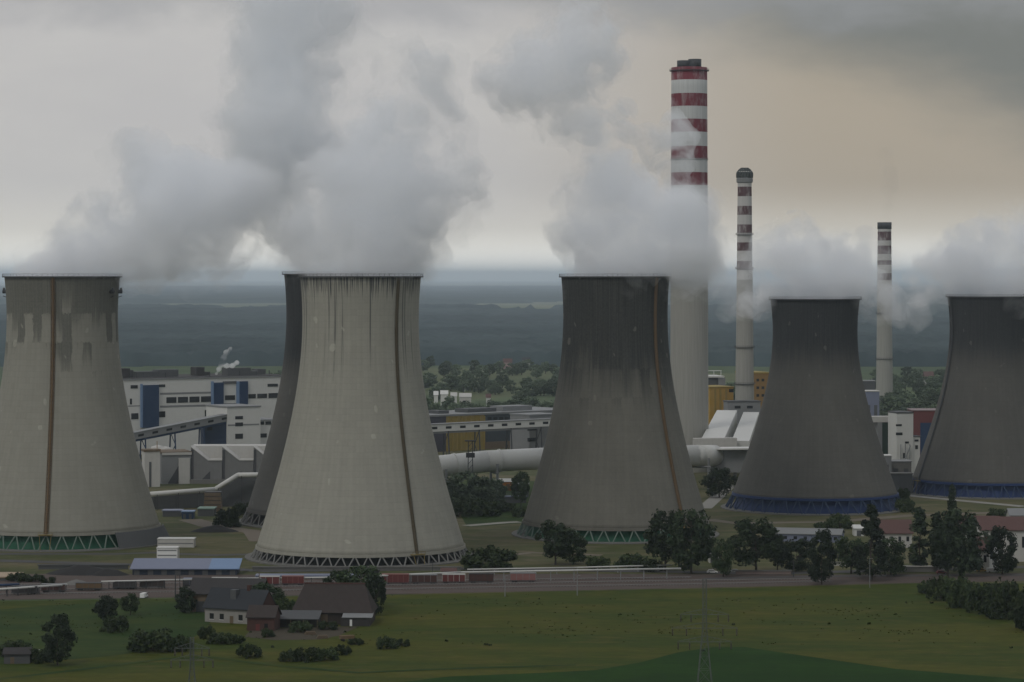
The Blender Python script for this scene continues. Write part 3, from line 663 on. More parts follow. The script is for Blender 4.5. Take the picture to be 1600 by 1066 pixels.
# filter hall with saw-tooth roofs
t = thing('filter_hall', 'grey hall with a row of white saw-tooth roofs behind the bent pipe bridge', 'industrial hall', (0,0,0))
Yh = 1600
x0 = XA(298,Yh); t.location = (x0, Yh, 0); zr = lambda py: zpx(py, Yh)
wid = (XA(445,Yh)-x0)/3
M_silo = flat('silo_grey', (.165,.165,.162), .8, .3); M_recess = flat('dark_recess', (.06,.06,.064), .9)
MB().box(-1, wid*3+2, 14, 30, 0, zr(699)).build('rear_hall', M_offwhite, t)
for i in range(3):
    a = i*wid; zt = zr(699); zb = zr(720)
    MB().prism([(a+.1,0),(a+wid-.1,0),(a+wid-.1,zb),(a+wid*.55,zb),(a+.1,zt)], 0, 13.9).build('silo_bay', M_silo, t)
    MB().prism([(a+.0,zt+.1),(a+wid*.55,zb+.1),(a+wid,zb+.1),(a+wid,zb+.6),(a+wid*.55,zb+.6),(a,zt+.6)], -.4, 13.95).build('bay_roof', M_offwhite, t)
    MB().box(a+.12, a+wid*.09, -.25, .3, 0.3, zt*.93).build('dark_slot', M_recess, t)
    MB().prism([(a+wid*.25,.4),(a+wid*.62,.4),(a+wid*.62,zb*.55)], -.2, .3).build('recess_shade', M_recess, t)  # flat dark triangle painted as the shade of a recess
mb = MB(); mb.box(-.3, wid*3, -2.6, -.02, 0, 2.5); mb.build('plinth', M_basin, t)
# block with a white stair tower
f = Fac(214, 1590, 300, 1600); t = f.thing('pump_hall', 'pale square pump hall with a flat roof beside the leftmost tower', 'building')
u0, z1 = f.at(252, 709); u1, _ = f.at(299, 709)
MB().box(u0, u1, 0, 22, 0, z1).build('wall', M_greyclad, t); MB().box(u0-.5, u1+.4, -.5, 22.5, z1, z1+1.0).build('roof', M_wood, t)
f.panel(t, 'pale_bay', M_offwhite, 279, 716, 296, 764, out=1.2)
q = [f.at(262, 763), f.at(279, 763), f.at(279, 728)]
MB().prism([(a, max(b, .3)) for a, b in q], -.2, .3).build('recess_shade', M_recess, t)  # dark triangle on the wall, coloured like a shaded recess
f.panel(t, 'roof_trim', M_offwhite, 253, 707.5, 299, 710.5, out=.7)
f = Fac(212, 1570, 256, 1575); t = f.thing('stair_tower', 'narrow tan-capped stair tower left of the pale square pump hall', 'building')
u0, z1 = f.at(226, 706); u1, _ = f.at(250, 706)
MB().box(u0, u1, 0, 9, 0, z1).build('wall', M_offwhite, t); MB().box(u0-.4, u1+.4, -.4, 9.4, z1, z1+1.2).build('roof', M_wood, t)
f.panel(t, 'dark_slot', M_greydark, 233, 722, 236.5, 764, out=.15)
u, _ = f.at(246, 700); MB().bar((u, 1, z1+1.1), (u, 1, z1+6), .3, 6).build('vent_pipe', M_tan, t)
for px, py, lab in ((247, 698, 'leftmost of the small roof-side tanks by the stair tower'), (258, 700, 'tank with an orange stripe behind the pale square pump hall')):
    Y = 1640; t = thing('storage_tank', lab, 'tank', (XA(px,Y), Y, 0)); r = 4.2; z1 = zpx(py, Y)
    MB().lathe([(r,0),(r,z1),(.02,z1+1)], 28).build('tank_shell', M_offwhite, t, True)
    MB().lathe([(r+.15,z1-2.2),(r+.15,z1-1.2)], 28).build('stripe', M_orange, t)
# bent white pipe bridge
def pipe_run(name, label, cat, pts, r, mat, posts=(), postmat=M_steel, seg=10, z_low=0.0, flange=0, deck=False):
    pts = [Vector(p) for p in pts]; o = pts[0].copy(); o.z = 0
    t = thing(name, label, cat, o)
    mb = MB()
    for a, b in zip(pts[:-1], pts[1:]):
        mb.bar(a-o, b-o, r, seg)
    for a in pts[1:-1]:
        c = a-o; mb.lathe([(0.01,-r*1.02),(r*.72,-r*.72),(r*1.02,0),(r*.72,r*.72),(0.01,r*1.02)], seg)
        n = (5*seg); 
        mb.v[-n:] = [(v[0]+c.x, v[1]+c.y, v[2]+c.z) for v in mb.v[-n:]]
    mb.build('pipe', mat, t, seg > 6)
    tot = sum((b-a).length for a, b in zip(pts[:-1], pts[1:]))
    def along(k):
        s = k*tot
        for a, b in zip(pts[:-1], pts[1:]):
            l = (b-a).length
            if s <= l: return a.lerp(b, s/l), (b-a).normalized()
            s -= l
        return pts[-1], (pts[-1]-pts[-2]).normalized()
    for k in posts:
        c, d = along(k); c = c-o; n = Vector((-d.y, d.x, 0)).normalized(); w = max(r*1.15, .35)
        pm = MB()
        for s in (-1, 1): pm.bar((c.x+n.x*w*s, c.y+n.y*w*s, 0), c+n*w*s+Vector((0,0,-r*.2)), max(.12, r*.12), 4)
        pm.bar(c-n*w*1.2-Vector((0,0,r*1.05)), c+n*w*1.2-Vector((0,0,r*1.05)), max(.12, r*.12), 4)
        pm.build('support', postmat, t)
    if flange:
        for i in range(1, flange+1):
            c, d = along(i/(flange+1)); c = c-o
            MB().bar(c-d*.35, c+d*.35, r*1.09, 20).build('flange', mat, t)
    return t
pipe_run('pipe_bridge', 'bent white pipe bridge stepping up between the leftmost and the palest tower', 'pipeline', [W(228,773,1412), W(336,765,1432), W(372,742.5,1434), W(424,742,1436)], 1.3, M_white, (.08,.25,.42,.58,.78,.94), M_darksteel)
a = W(232,773,1420); b = W(338,765,1438); c = W(372,742.5,1440); e = W(426,742,1442)
t = thing('retaining_wall', 'long dark grey retaining wall under the bent pipe bridge', 'wall', (a.x, a.y, 0)); mb = MB(); o0 = Vector((a.x, a.y, 0))
for p, q in ((a,b),(b,c),(c,e)):
    h0 = p.z-1.2; h1 = q.z-1.2; dd = Vector((q.x-p.x, q.y-p.y, 0)).normalized(); n = Vector((-dd.y, dd.x, 0))*.5
    P = Vector((p.x,p.y,0))-o0; Q = Vector((q.x,q.y,0))-o0; zp = Vector((0,0,h0)); zq = Vector((0,0,h1))
    mb.add([P-n,Q-n,Q+n,P+n,P-n+zp,Q-n+zq,Q+n+zq,P+n+zp], [(3,2,1,0),(4,5,6,7),(0,1,5,4),(1,2,6,5),(2,3,7,6),(3,0,4,7)])
mb.build('wall', M_greydark, t)
Y = 1405; t = thing('wooden_cooler', 'small brown slatted wooden cooler standing below the bend of the pipe bridge', 'cooler', (XA(333,Y), Y, 0))
for i in range(5): MB().box(-4.6+i*.12, 4.6-i*.12, -3, 3, i*2.1+.02, i*2.1+1.75).build('slat_tier', M_wood, t)
MB().box(-4.2, 4.2, -2.7, 2.7, 0, 10.6).build('frame', M_darksteel, t)
def shed(name, label, cat, px0, px1, py_top, Y, depth, wall, roof, ridge=.0, doors=0, doormat=M_greydark, rz=0):
    x0 = XA(px0, Y); w = XA(px1, Y)-x0; h = zpx(py_top, Y); t = thing(name, label, cat, (x0, Y, 0), rz)
    if h <= .5: h = 2.5
    MB().box(0, w, 0, depth, 0, h).build('wall', wall, t)
    if ridge:
        MB().prismx([(-.5,h+.02),(depth+.5,h+.02),(depth/2,h+ridge)], -.5, w+.5).build('roof', roof, t)
    else: MB().box(-.4, w+.4, -.4, depth+.4, h+.02, h+.5).build('roof', roof, t)
    for i in range(doors):
        a = w*(i+.25)/doors; MB().box(a, a+w*.45/doors, -.1, .3, .1, h*.75).build('door', doormat, t)
    return t
shed('blue_container', 'blue steel container beside the pale green shed roof', 'container', 284, 302, 800.5, 1365, 7, M_blue, M_paleblue, 0, 2)
shed('storage_shed', 'small storage shed with a pale green flat roof beside the blue container', 'shed', 309, 334, 796, 1380, 12, M_greydark, flat('pale_green_roof', (.17,.24,.20), .8), 0, 2)
shed('storage_shed', 'dark low shed at the edge of the leftmost tower, left of the blue container', 'shed', 254, 283, 799, 1378, 8, M_greydark, M_greyblue, 0, 3)

# ------------------------------------------------------------------ middle: ochre hall, conveyor, flue gas duct
f = Fac(655, 1880, 900, 1975); t = f.thing('turbine_hall', 'long dark and ochre hall with a grey roof behind the thick white duct', 'power station hall')
z1 = f.at(760, 648)[1]
seg = [(655,697,flat('violet_grey_wall', (.055,.052,.065), .8)),(697,757,M_ochre),(757,828,flat('slate_blue_wall', (.05,.06,.068), .8)),(828,900,M_greyclad)]
for a, b, mt in seg:
    MB().box(f.at(a,660)[0]+.01, f.at(b,660)[0]-.01, 0, 45, 0, z1).build('wall_bay', mt, t)
MB().box(-.5, f.L+.5, -.5, 45.5, z1+.02, z1+1.3).build('roof', M_greyclad, t)
for px in range(700, 757, 7): f.panel(t, 'pilaster', M_ochre, px, 650, px+1.6, 712, out=.5)
for px in range(762, 826, 9): f.panel(t, 'window', M_glass, px, 652, px+6, 656, out=.15)
for a, b, py in ((700,716,643),(745,790,640),(800,846,636)): roof_box(f, t, 'roof_monitor', M_greydark if a != 800 else M_greyclad, a, b, py, 10, 24, z1+1.25)
f.panel(t, 'plinth', M_wood, 757, 691, 860, 706, out=.6)
gallery_bridge('conveyor_bridge', 'level pale conveyor gallery crossing in front of the ochre hall', 'conveyor bridge', W(664,664,1790), W(880,654,1850), 3.0, 4.6, M_greyclad, M_white, (.15,.37,.6,.82), M_darksteel, M_greyclad, 10)
f = Fac(826, 1840, 880, 1860); t = f.thing('transfer_house', 'pale transfer house at the right end of the level conveyor gallery', 'building')
z1 = f.at(840, 650)[1]; MB().box(5, f.L, 5, 25, 0, z1).build('wall', M_greyclad, t); MB().box(4.6, f.L, 4.6, 25.4, z1, z1+.8).build('roof', M_greyclad, t)
f.panel(t, 'window', M_glass, 832, 668, 846, 673, out=-4.85, back=5.2); f.panel(t, 'window', M_glass, 832, 685, 846, 690, out=-4.85, back=5.2)
pipe_run('flue_gas_duct', 'thick white round flue gas duct running behind the sooty tower', 'duct', [W(640,734,1500), W(760,721,1520), W(860,716,1530), W(1090,712,1550), W(1116,712,1566)], 6.0, M_pipe, (.1,.27,.45,.72,.9), M_greyclad, 28, flange=6)
Y = 1490; t = thing('pipe_mast', 'thin dark service mast standing in front of the thick white duct', 'mast', (XA(735,Y), Y, 0))
mb = MB(); zt = zpx(690, Y)
for s in (-1,1): mb.bar((s*1.4,0,0),(s*1.1,0,zt), .22)
for i in range(10): mb.bar((-1.3,0,zt*i/10),(1.3,0,zt*(i+1)/10), .12)
mb.build('lattice', M_darksteel, t); MB().box(-3,3,-1,1,zt,zt+.7).build('platform', M_darksteel, t); 
MB().box(-2.4,2.4,-.8,.8,zt*.72,zt*.72+2.6).build('valve_box', M_darksteel, t)
# loading place under the duct
shed('site_shed', 'orange shed with a cream roof under the thick white duct', 'shed', 776, 800, 753, 1545, 9, M_orange, M_offwhite, 1.6, 2, M_wood)
shed('site_shed', 'flat grey shed low in the grass just left of the sooty tower', 'shed', 806, 826, 757, 1500, 8, M_greydark, M_greyclad, 0, 1)
shed('parking_canopy', 'long low grey canopy on the grass left of the sooty tower', 'canopy', 778, 822, 777, 1460, 5, M_greydark, M_greyblue, 0, 4)

# ------------------------------------------------------------------ right centre: absorber ducts and buildings round the crowned chimney
def ductbox(par, name, p, q, w, h, mat):
    p = Vector(p); q = Vector(q); d = (q-p); hx = Vector((d.x, d.y, 0)).normalized(); n = Vector((-hx.y, hx.x, 0))*w/2; u = Vector((0,0,h))
    return MB().add([p-n-u,q-n-u,q+n-u,p+n-u,p-n,q-n,q+n,p+n], [(3,2,1,0),(4,5,6,7),(0,1,5,4),(1,2,6,5),(2,3,7,6),(3,0,4,7)]).build(name, mat, par)
t = thing('absorber_ducts', 'pair of sloping white box ducts running down from the crowned chimney', 'duct', (0,0,0))
o = W(1135,684,1620); t.location = (o.x, o.y, 0); b0 = Vector((o.x, o.y, 0))
ductbox(t, 'sloping_duct', W(1113,687,1620)-b0, W(1136,641,1850)-b0, 13.5, 9, M_pipe)
ductbox(t, 'sloping_duct', W(1157,689,1620)-b0, W(1174,644,1850)-b0, 10.5, 9, M_pipe)
ductbox(t, 'header', W(1083,685,1615)-b0, W(1151,684,1615)-b0, 6, 5.6, M_offwhite)
ductbox(t, 'elbow_box', W(1109,701,1570)-b0, W(1168,700,1570)-b0, 13, 13.5, M_greyclad)
ductbox(t, 'elbow_cap', W(1106,700,1566)-b0, W(1171,699.2,1566)-b0, 15, .8, M_white)
mb = MB()
for px in (1114, 1130, 1148, 1164):
    for dy in (-4, 4):
        p = W(px, 730, 1570+dy)-b0; mb.bar((p.x,p.y,0), p+Vector((0,0,1)), .7, 4)
for Yq in (1660, 1720, 1780):
    for px in (1118+(Yq-1660)*.1, 1160+(Yq-1660)*.07):
        p = W(px, 700, Yq)-b0
        for s in (-4, 4): mb.bar((p.x+s,p.y,0), (p.x+s, p.y, EYE-(690-HY)*1640/F-2), .6, 4)
mb.build('duct_support', M_basin, t)
f = Fac(1126, 1875, 1190, 1880); t = f.thing('chimney_foot_house', 'grey block house round the foot of the crowned chimney', 'building')
z1 = f.at(1150, 627)[1]; MB().box(2, f.L-4, -12, 0, 0, z1).build('wall', M_greyclad, t); MB().box(1.6, f.L-3.6, -12.4, .4, z1, z1+.7).build('roof', M_greydark, t)
f.panel(t, 'window', M_glass, 1141, 633, 1150, 637, out=12.15, back=-11.8); f.panel(t, 'window', M_glass, 1160, 633, 1169, 637, out=12.15, back=-11.8)
f = Fac(1098, 2010, 1150, 2020); t = f.thing('ochre_plant_house', 'ochre plant house with dark bands between the broadest and the crowned chimney', 'building')
z1 = f.at(1120, 606)[1]; MB().box(f.at(1109,600)[0], f.at(1146,600)[0], 0, 30, 0, z1).build('wall', M_yellow, t); MB().box(f.at(1108,600)[0], f.at(1147,600)[0], -.4, 30.4, z1, z1+.8).build('roof', M_ochre, t)
for px in (1116, 1124, 1133): f.panel(t, 'dark_band', M_ochre, px, 608, px+3, 648, out=.3)
f.panel(t, 'window', M_glass, 1139, 608, 1146, 613, out=.2)
f = Fac(1090, 2060, 1140, 2065); t = f.thing('dark_plant_house', 'dark plant house with a pale roof frame right of the broadest chimney', 'building')
z1 = f.at(1110, 590)[1]; MB().box(0, f.at(1122,590)[0], 0, 22, 0, z1).build('wall', M_greydark, t)
MB().box(f.at(1122,590)[0]+.02, f.at(1133,590)[0], -1, 22, 0, z1-.5).build('pale_bay', M_greyclad, t); MB().box(-.4, f.at(1131,590)[0], -1.5, 22.5, z1, z1+1.2).build('roof', M_white, t)
mb = MB()
for px in (1095, 1105, 1116, 1127):
    u = f.at(px,590)[0]; mb.bar((u,1,z1+1),(u,1,z1+5),.25)
mb.bar((f.at(1093,590)[0],1,z1+5),(f.at(1128,590)[0],1,z1+5),.3); mb.build('roof_rail', M_white, t)
f = Fac(1174, 1990, 1206, 1995); t = f.thing('orange_plant_house', 'tall orange plant house behind the left edge of the shorter tower', 'building')
z1 = f.at(1190, 584)[1]; MB().box(0, f.L, 0, 30, 0, z1).build('wall', flat('orange_cladding', (.25,.15,.05), .75), t); MB().box(-.3, f.L, -.3, 30.3, z1, z1+1).build('roof', M_ochre, t)
for py in (592, 604, 616): f.panel(t, 'window', M_glass, 1182, py, 1186, py+4); f.panel(t, 'window', M_glass, 1190, py, 1194, py+4)
# ------------------------------------------------------------------ right: between the two blue-ringed towers
f = Fac(1398, 1640, 1440, 1644); t = f.thing('white_process_tower', 'tall white process tower with dark openings left of the rightmost cooling tower', 'building')
z1 = f.at(1410, 646)[1]; ur = f.at(1427,650)[0]
MB().box(f.at(1401,650)[0], ur, 0, 14, 0, z1).build('wall', M_white, t); MB().box(f.at(1400.5,650)[0], ur+.3, -.3, 14.3, z1, z1+.9).build('roof', M_greydark, t)
zl = f.at(1430, 683)[1]; MB().box(ur+.02, f.at(1438.5,683)[0], 1, 12, 0, zl).build('side_wing', M_white, t)
MB().box(f.at(1426,660)[0]+.8, f.at(1440,660)[0], .6, 12.4, zl, zl+.6).build('wing_roof', M_greydark, t)
for q in ((1400,663,1409,666),(1400,676,1410,680),(1414,690,1420,693),(1411,708,1414,716)): f.panel(t, 'opening', M_glass, *q)
for q in ((1430,687,1436,690),(1431,696,1435,702)): f.panel(t, 'opening', M_glass, *q, out=-.8, back=1.2)
mb = MB()
for px in (1406, 1413, 1420):
    mb.bar((f.at(px,694)[0],-1.6,0),(f.at(px,694)[0],-1.6,f.at(px,694)[1]),.3)
a = f.at(1412,720); b = f.at(1421,696); mb.bar((a[0],-1.6,a[1]),(b[0],-1.6,b[1]),.4); mb.build('stair_frame', M_steel, t)
f = Fac(1360, 1660, 1402, 1664); t = f.thing('green_netted_scaffold', 'pale portal frame hung with dark green netting beside the white process tower', 'scaffold')
z1 = f.at(1370,660)[1]; a = f.at(1371,660)[0]; b = f.at(1378,660)[0]; e = f.at(1399,660)[0]
MB().box(a, b, -.5, 8, 0, z1).build('pale_pillar', M_greyclad, t); MB().box(b+.02, e, 0, 7, 0, z1-.4).build('netting', flat('dark_green_netting', (.022,.04,.028), .95, .5), t)
MB().box(a-6, e+.4, -.6, 7.6, z1, z1+3.5).build('lintel', M_offwhite, t)
shed('low_building', 'low white block with a bright roof right of the shorter tower', 'building', 1378, 1393, 713, 1555, 10, M_greyclad, M_white, 0, 1)
shed('pump_house', 'grey concrete pump house in front of the white process tower', 'building', 1392, 1424, 722, 1570, 14, M_basin, M_greyclad, 0, 2)
shed('low_building', 'flat grey annex in front of the concrete pump house', 'building', 1388, 1426, 741, 1520, 8, M_greydark, M_basin, 0, 0)
shed('red_workshop', 'red workshop with a pinkish roof and a blue door left of the rightmost cooling tower', 'building', 1426, 1474, 642, 1820, 24, M_red, flat('pinkish_roof', (.24,.19,.19), .8), 0, 1, M_blue)
shed('low_building', 'blue-grey building with a pale roof right of the shorter tower, below the farthest chimney', 'building', 1352, 1374, 612, 1960, 18, M_greyblue, M_offwhite, 0, 2)
shed('low_building', 'dark building behind the right shoulder of the shorter tower', 'building', 1345, 1368, 596, 2250, 18, M_greydark, M_greyclad, 0, 1)
# far village houses beyond the works
def house(label, px, py, w, Y, h=6, wall=M_white, roof=M_redroof, d=9):
    t = thing('house', label, 'house', (XA(px,Y), Y, 0)); ww = w*Y/F
    MB().box(-ww/2, ww/2, 0, d, 0, h).build('wall', wall, t)
    MB().prismx([(-.6,h+.02),(d+.6,h+.02),(d/2,h+d*.4)], -ww/2-.5, ww/2+.5).build('roof', roof, t)
    MB().box(-ww*.2, ww*.05, -.12, .2, 1, 3.6).build('window', M_glass, t)
    return t
house('narrow white house at the left of the far row beyond the ochre hall', 681, 630, 6, 2500, 13, M_white, M_white)
house('broad white house second in the far row beyond the ochre hall', 694, 628, 11, 2540, 12, M_white, M_white)
house('white house third in the far row, with a dark gap at its left', 709, 628, 9, 2520, 11, M_white, M_offwhite)
house('low pale house with a long roof in the far row beyond the ochre hall', 727, 624, 18, 2600, 7, M_offwhite, M_offwhite)
house('small white house at the right end of the far row beyond the ochre hall', 763, 627, 7, 2560, 8, M_white, M_redroof)
house('pinkish farmhouse alone before the far forest between the middle towers', 793, 578, 14, 3600, 9, flat('pink_render', (.34,.25,.24), .8), M_redroof, 12)
house('pale farmhouse in the fields right of the pinkish farmhouse', 822, 575, 12, 3700, 8, M_offwhite, M_roofdark, 11)
house('pale farmhouse before the far forest left of the rightmost cooling tower', 1452, 598, 14, 3050, 10, M_offwhite, M_redroof, 14)

# ------------------------------------------------------------------ foreground strip
def pt(px, py): return G(px, py)
Y = 1180; 
def cabin(label, px0, px1, py0, py1, wall, bands, name='site_cabin'):
    Yb = YG(py1); x0 = XA(px0,Yb); w = XA(px1,Yb)-x0; h = (py1-py0)*Yb/F
    t = thing(name, label, 'cabin', (x0, Yb, 0)); MB().box(0, w, 0, 7, .1, h).build('wall', wall, t); MB().box(-.2, w+.2, -.2, 7.2, h+.02, h+.35).build('roof', M_white, t)
    for k in range(bands):
        z = h*(k+.45)/bands
        MB().box(.3, w-.3, -.06, .2, z, z+.5).build('panel_band', M_greyclad, t)
    return t
cabin('long pale site cabin behind the white box building near the leftmost tower', 246, 303, 843, 856, M_offwhite, 1)
cabin('white box building with grey window bands at the road near the blue-roofed shed', 245, 277, 857, 880, M_vanwhite, 3, 'box_building')
# blue roofed shed
Yb = YG(899); x0 = XA(203,Yb); w = XA(374,Yb)-x0
t = thing('freight_shed', 'long low freight shed with a pale blue roof along the railway', 'shed', (x0, Yb, 0)); h = 2.4
MB().box(1, w-1, 0, 11, 0, h).build('wall', flat('navy_wall', (.02,.028,.045), .8), t)
for a, b, mt in ((0, w*.72, M_greyblue), (w*.72+.02, w, M_paleblue)):
    MB().prismx([(-.8,h+.02),(12.5,h+2.9),(12.5,h+3.2),(-.8,h+.35)], a, b).build('roof', mt, t)
for i in range(8): MB().box(w*(i+.3)/8, w*(i+.7)/8, -.1, .25, .1, 2).build('gate', M_greydark, t)
shed('tan_roof_shed', 'flat shed with a tan roof at the left picture edge', 'shed', -40, 24, 903, YG(908), 16, M_wood, M_tan, 0, 2)
# pipelines beside the railway
def line(label, pix, zs, r, posts, mat=M_pipe, postmat=M_steel):
    pts = [G(px, py)+Vector((0,0,z)) for (px, py), z in zip(pix, zs)]
    return pipe_run('pipeline', label, 'pipeline', pts, r, mat, posts, postmat, 8)
line('long pale pipeline on posts along the left of the railway', [(-10,934),(105,926)], (3.0,3.0), .42, [i/7+.04 for i in range(7)], M_pipe, M_darksteel)
line('thin blue pipe above the pale pipeline at the left edge', [(-10,930),(30,928)], (3.6,3.6), .5, (.1,.5,.9), M_blue, M_darksteel)
line('thin white pipeline passing behind the farm buildings', [(158,922),(300,919),(430,916),(560,915)], (3.2,3.3,3.2,3.2), .33, [i/14+.03 for i in range(14)], M_pipe, M_darksteel)
line('white double-height pipeline on posts in front of the sooty tower', [(590,915),(720,911),(1064,905)], (3.8,4.2,4.2), .36, [i/13+.03 for i in range(13)], M_pipe, M_steel)
line('upper thin pipe running behind the white pipeline before the sooty tower', [(730,900),(900,897),(1050,893)], (2.6,2.6,2.6), .28, [i/10+.03 for i in range(10)], M_pipe, M_steel)
# freight wagons
def wagon(label, px0, px1, py, col, trim, tarp=None, h=2.6):
    a = G(px0, py); b = G(px1, py); L = (b-a).length; t = thing('freight_wagon', label, 'railway wagon', a, math.atan2(b.y-a.y, b.x-a.x), 'wagons on the railway')
    MB().box(.3, L-.3, -1.4, 1.4, 1.1, 1.1+h).build('body', col, t)
    MB().box(.1, L-.1, -1.5, 1.5, .8, 1.08).build('underframe', M_darksteel, t)
    MB().box(.2, L-.2, -1.5, 1.5, 1.12+h, 1.34+h).build('roof', trim, t)
    for i in range(4):
        x = .6+(L-1.2)*(.08, .2, .8, .92)[i]
        mb = MB()
        for s in (-.8, .8): mb.bar((x, s-.07, .5), (x, s+.07, .5), .46, 14)
        mb.bar((x,-.8,.5),(x,.8,.5),.09); mb.build('wheelset', M_darksteel, t)
    n = max(2, int(L/2.2)); mb = MB()
    for i in range(n+1): mb.box(.3+(L-.6)*i/n-.07, .3+(L-.6)*i/n+.07, -1.47, -1.41, 1.12, 1.1+h)
    mb.build('rib', trim, t)
    MB().box(L*.42, L*.58, -1.46, -1.405, 1.3, 1.0+h*.95).build('door', col, t)
    return t
M_pale_red = flat('faded_red', (.23,.11,.10), .7, .25)
wagon('red freight wagon with a pale roof behind the slate-roofed cottage', 404, 438, 916, M_red, M_offwhite)
wagon('bright red freight wagon coupled left of the barn', 440, 476, 915.5, M_red, M_pale_red)
wagon('red freight wagon just right of the barn', 596, 640, 914, M_red, M_pale_red, h=3)
wagon('dull red freight wagon with a pale roof, second to the right of the barn', 642, 684, 913.3, M_brick, M_greyclad)
wagon('red freight wagon under the white pipeline, third to the right of the barn', 690, 728, 912.5, M_red, M_offwhite)
wagon('dark brown freight wagon under the white pipeline, fourth to the right of the barn', 732, 772, 911.8, M_brick, M_roofdark)
wagon('faded red freight wagon farthest to the right under the white pipeline', 796, 838, 910.6, M_pale_red, M_greyclad)
wagon('dark wagon at the left edge of the railway under the pale pipeline', 18, 60, 929, M_roofdark, M_greydark, h=2.0)
wagon('brownish wagon right of the dark wagon at the left of the railway', 64, 104, 926, M_brick, M_greyclad, h=2.0)
wagon('rusty open wagon in the middle of the left stretch of railway', 118, 160, 923, M_rust, M_greydark, h=1.8)
# cars
def car(label, px, py, col, rz=0.0, van=False):
    c = G(px, py); t = thing('parked_car', label, 'car', c, rz); L = 4.3; hw = .86
    hh = 1.95 if van else 1.42
    poly = [(-2.15,.35),(-2.15,.85),(-1.95,.95),(-1.5,hh),(.5,hh),(1.2,.95),(2.05,.78),(2.15,.35)] if not van else [(-2.4,.35),(-2.4,hh),(1.2,hh),(1.9,1.15),(2.4,1.0),(2.4,.35)]
    MB().prism(poly, -hw, hw).build('body', col, t)
    wp = [(-1.75,.98),(-1.42,hh-.1),(.42,hh-.1),(1.0,.98)] if not van else [(.4,1.15),(.4,hh-.15),(1.15,hh-.15),(1.7,1.15)]
    MB().prism(wp, -hw-.02, hw+.02).build('window', M_glass, t)
    for x in (-1.35, 1.35):
        for s in (-1, 1):
            w = MB().bar((x, s*(hw-.18), .33), (x, s*(hw+.02), .33), .33, 14).build('wheel', M_tyre, t)
            MB().bar((x, s*(hw+.0), .33), (x, s*(hw+.04), .33), .2, 10).build('rim', M_steel, w)
    for s in (-.6, .6): MB().box(2.16 if not van else 2.41, 2.19 if not van else 2.44, s-.15, s+.15, .6, .78).build('headlight', M_vanwhite, t)
    return t
car('white van driving on the track left of the farm', 225, 934.5, M_vanwhite, R(80), True)
car('yellow and white pickup parked before the white gabled house', 1534, 894, M_yellow, R(4))
car('white van parked beside the yellow pickup at the bushes', 1551, 895, M_vanwhite, R(-3), True)
car('red car parked under the tall poplars', 1471, 897, M_red, R(10))
car('small white car on the road under the middle trees', 1113, 896, M_vanwhite, R(2))
car('silver car on the road just right of the twin-trunk trees', 1150, 895, M_steel, R(1))
wagon('dark coal wagon left of the twin dark utility poles', 176, 214, 921, M_roofdark, M_greydark, h=1.9)
wagon('dark brown coal wagon at the twin dark utility poles', 218, 258, 919.5, M_barnroof, M_greydark, h=1.9)
wagon('violet-grey covered wagon right of the twin dark utility poles', 286, 326, 918, M_greydark, M_greyblue, h=2.3)
wagon('pale covered wagon behind the farm barn roof', 330, 372, 917, M_basin, M_offwhite, h=2.3)
def heap(label, px, py, w, h, d, mat, seed):
    c = G(px, py); rn = random.Random(seed); mb = MB(); n = 22; m = 7
    for j in range(m+1):
        for i in range(n):
            a = 2*PI*i/n; q = 1-j/m; r = q*(1+.12*mnoise.noise(Vector((math.cos(a)*1.5, math.sin(a)*1.5, seed))))
            mb.v.append((math.cos(a)*r*w/2, math.sin(a)*r*d/2, .15+h*(1-q**1.4)*(1+.2*mnoise.noise(Vector((math.cos(a)*r*3, math.sin(a)*r*3, seed+5)))) if j else .1))
    for j in range(m):
        for i in range(n): mb.f.append((j*n+i, j*n+(i+1)%n, (j+1)*n+(i+1)%n, (j+1)*n+i))
    o = mb.build('ballast_heap', mat, None, True); o.location = c
    tag(o, label, 'heap')
M_coal = flat('coal_dust', (.03,.029,.029), 1.0, .4, .4)
heap('broad dark heap of coal dust left of the freight shed', 128, 897, 30, 3.6, 14, M_coal, 3)
heap('smaller dark heap between the broad coal heap and the freight shed', 170, 899, 16, 2.6, 9, M_coal, 4)
heap('grey gravel heap by the track left of the coal heaps', 120, 914, 12, 1.9, 5, M_basin, 6)
heap('dark spoil heap on the soil between the leftmost and the palest tower', 335, 831, 24, 3.0, 10, M_coal, 8)
heap('low earth bank right of the leftmost tower foot', 236, 848, 26, 4.2, 26, M_greydark, 9)
shed('perimeter_wall', 'long low concrete perimeter wall in front of the palest tower', 'wall', 395, 720, 887, YG(892), .5, M_basin, M_basin, 0, 0)
shed('perimeter_wall', 'dark low perimeter wall left of the freight shed', 'wall', 60, 200, 884, YG(890), .5, M_greydark, M_greydark, 0, 0)
shed('loading_platform', 'grey loading platform with a dark front behind the red wagons', 'platform', 400, 560, 901, YG(905), 6, M_greydark, M_greyblue, 0, 6)
shed('tool_shed', 'small dark tool shed at the right end of the loading platform', 'shed', 566, 592, 893, YG(903), 5, M_greydark, M_roofdark, 0, 1)
shed('tool_shed', 'small red-roofed tool shed before the right leg ring of the palest tower', 'shed', 690, 712, 893, YG(900), 5, M_brick, M_redroof, 1.2, 1)
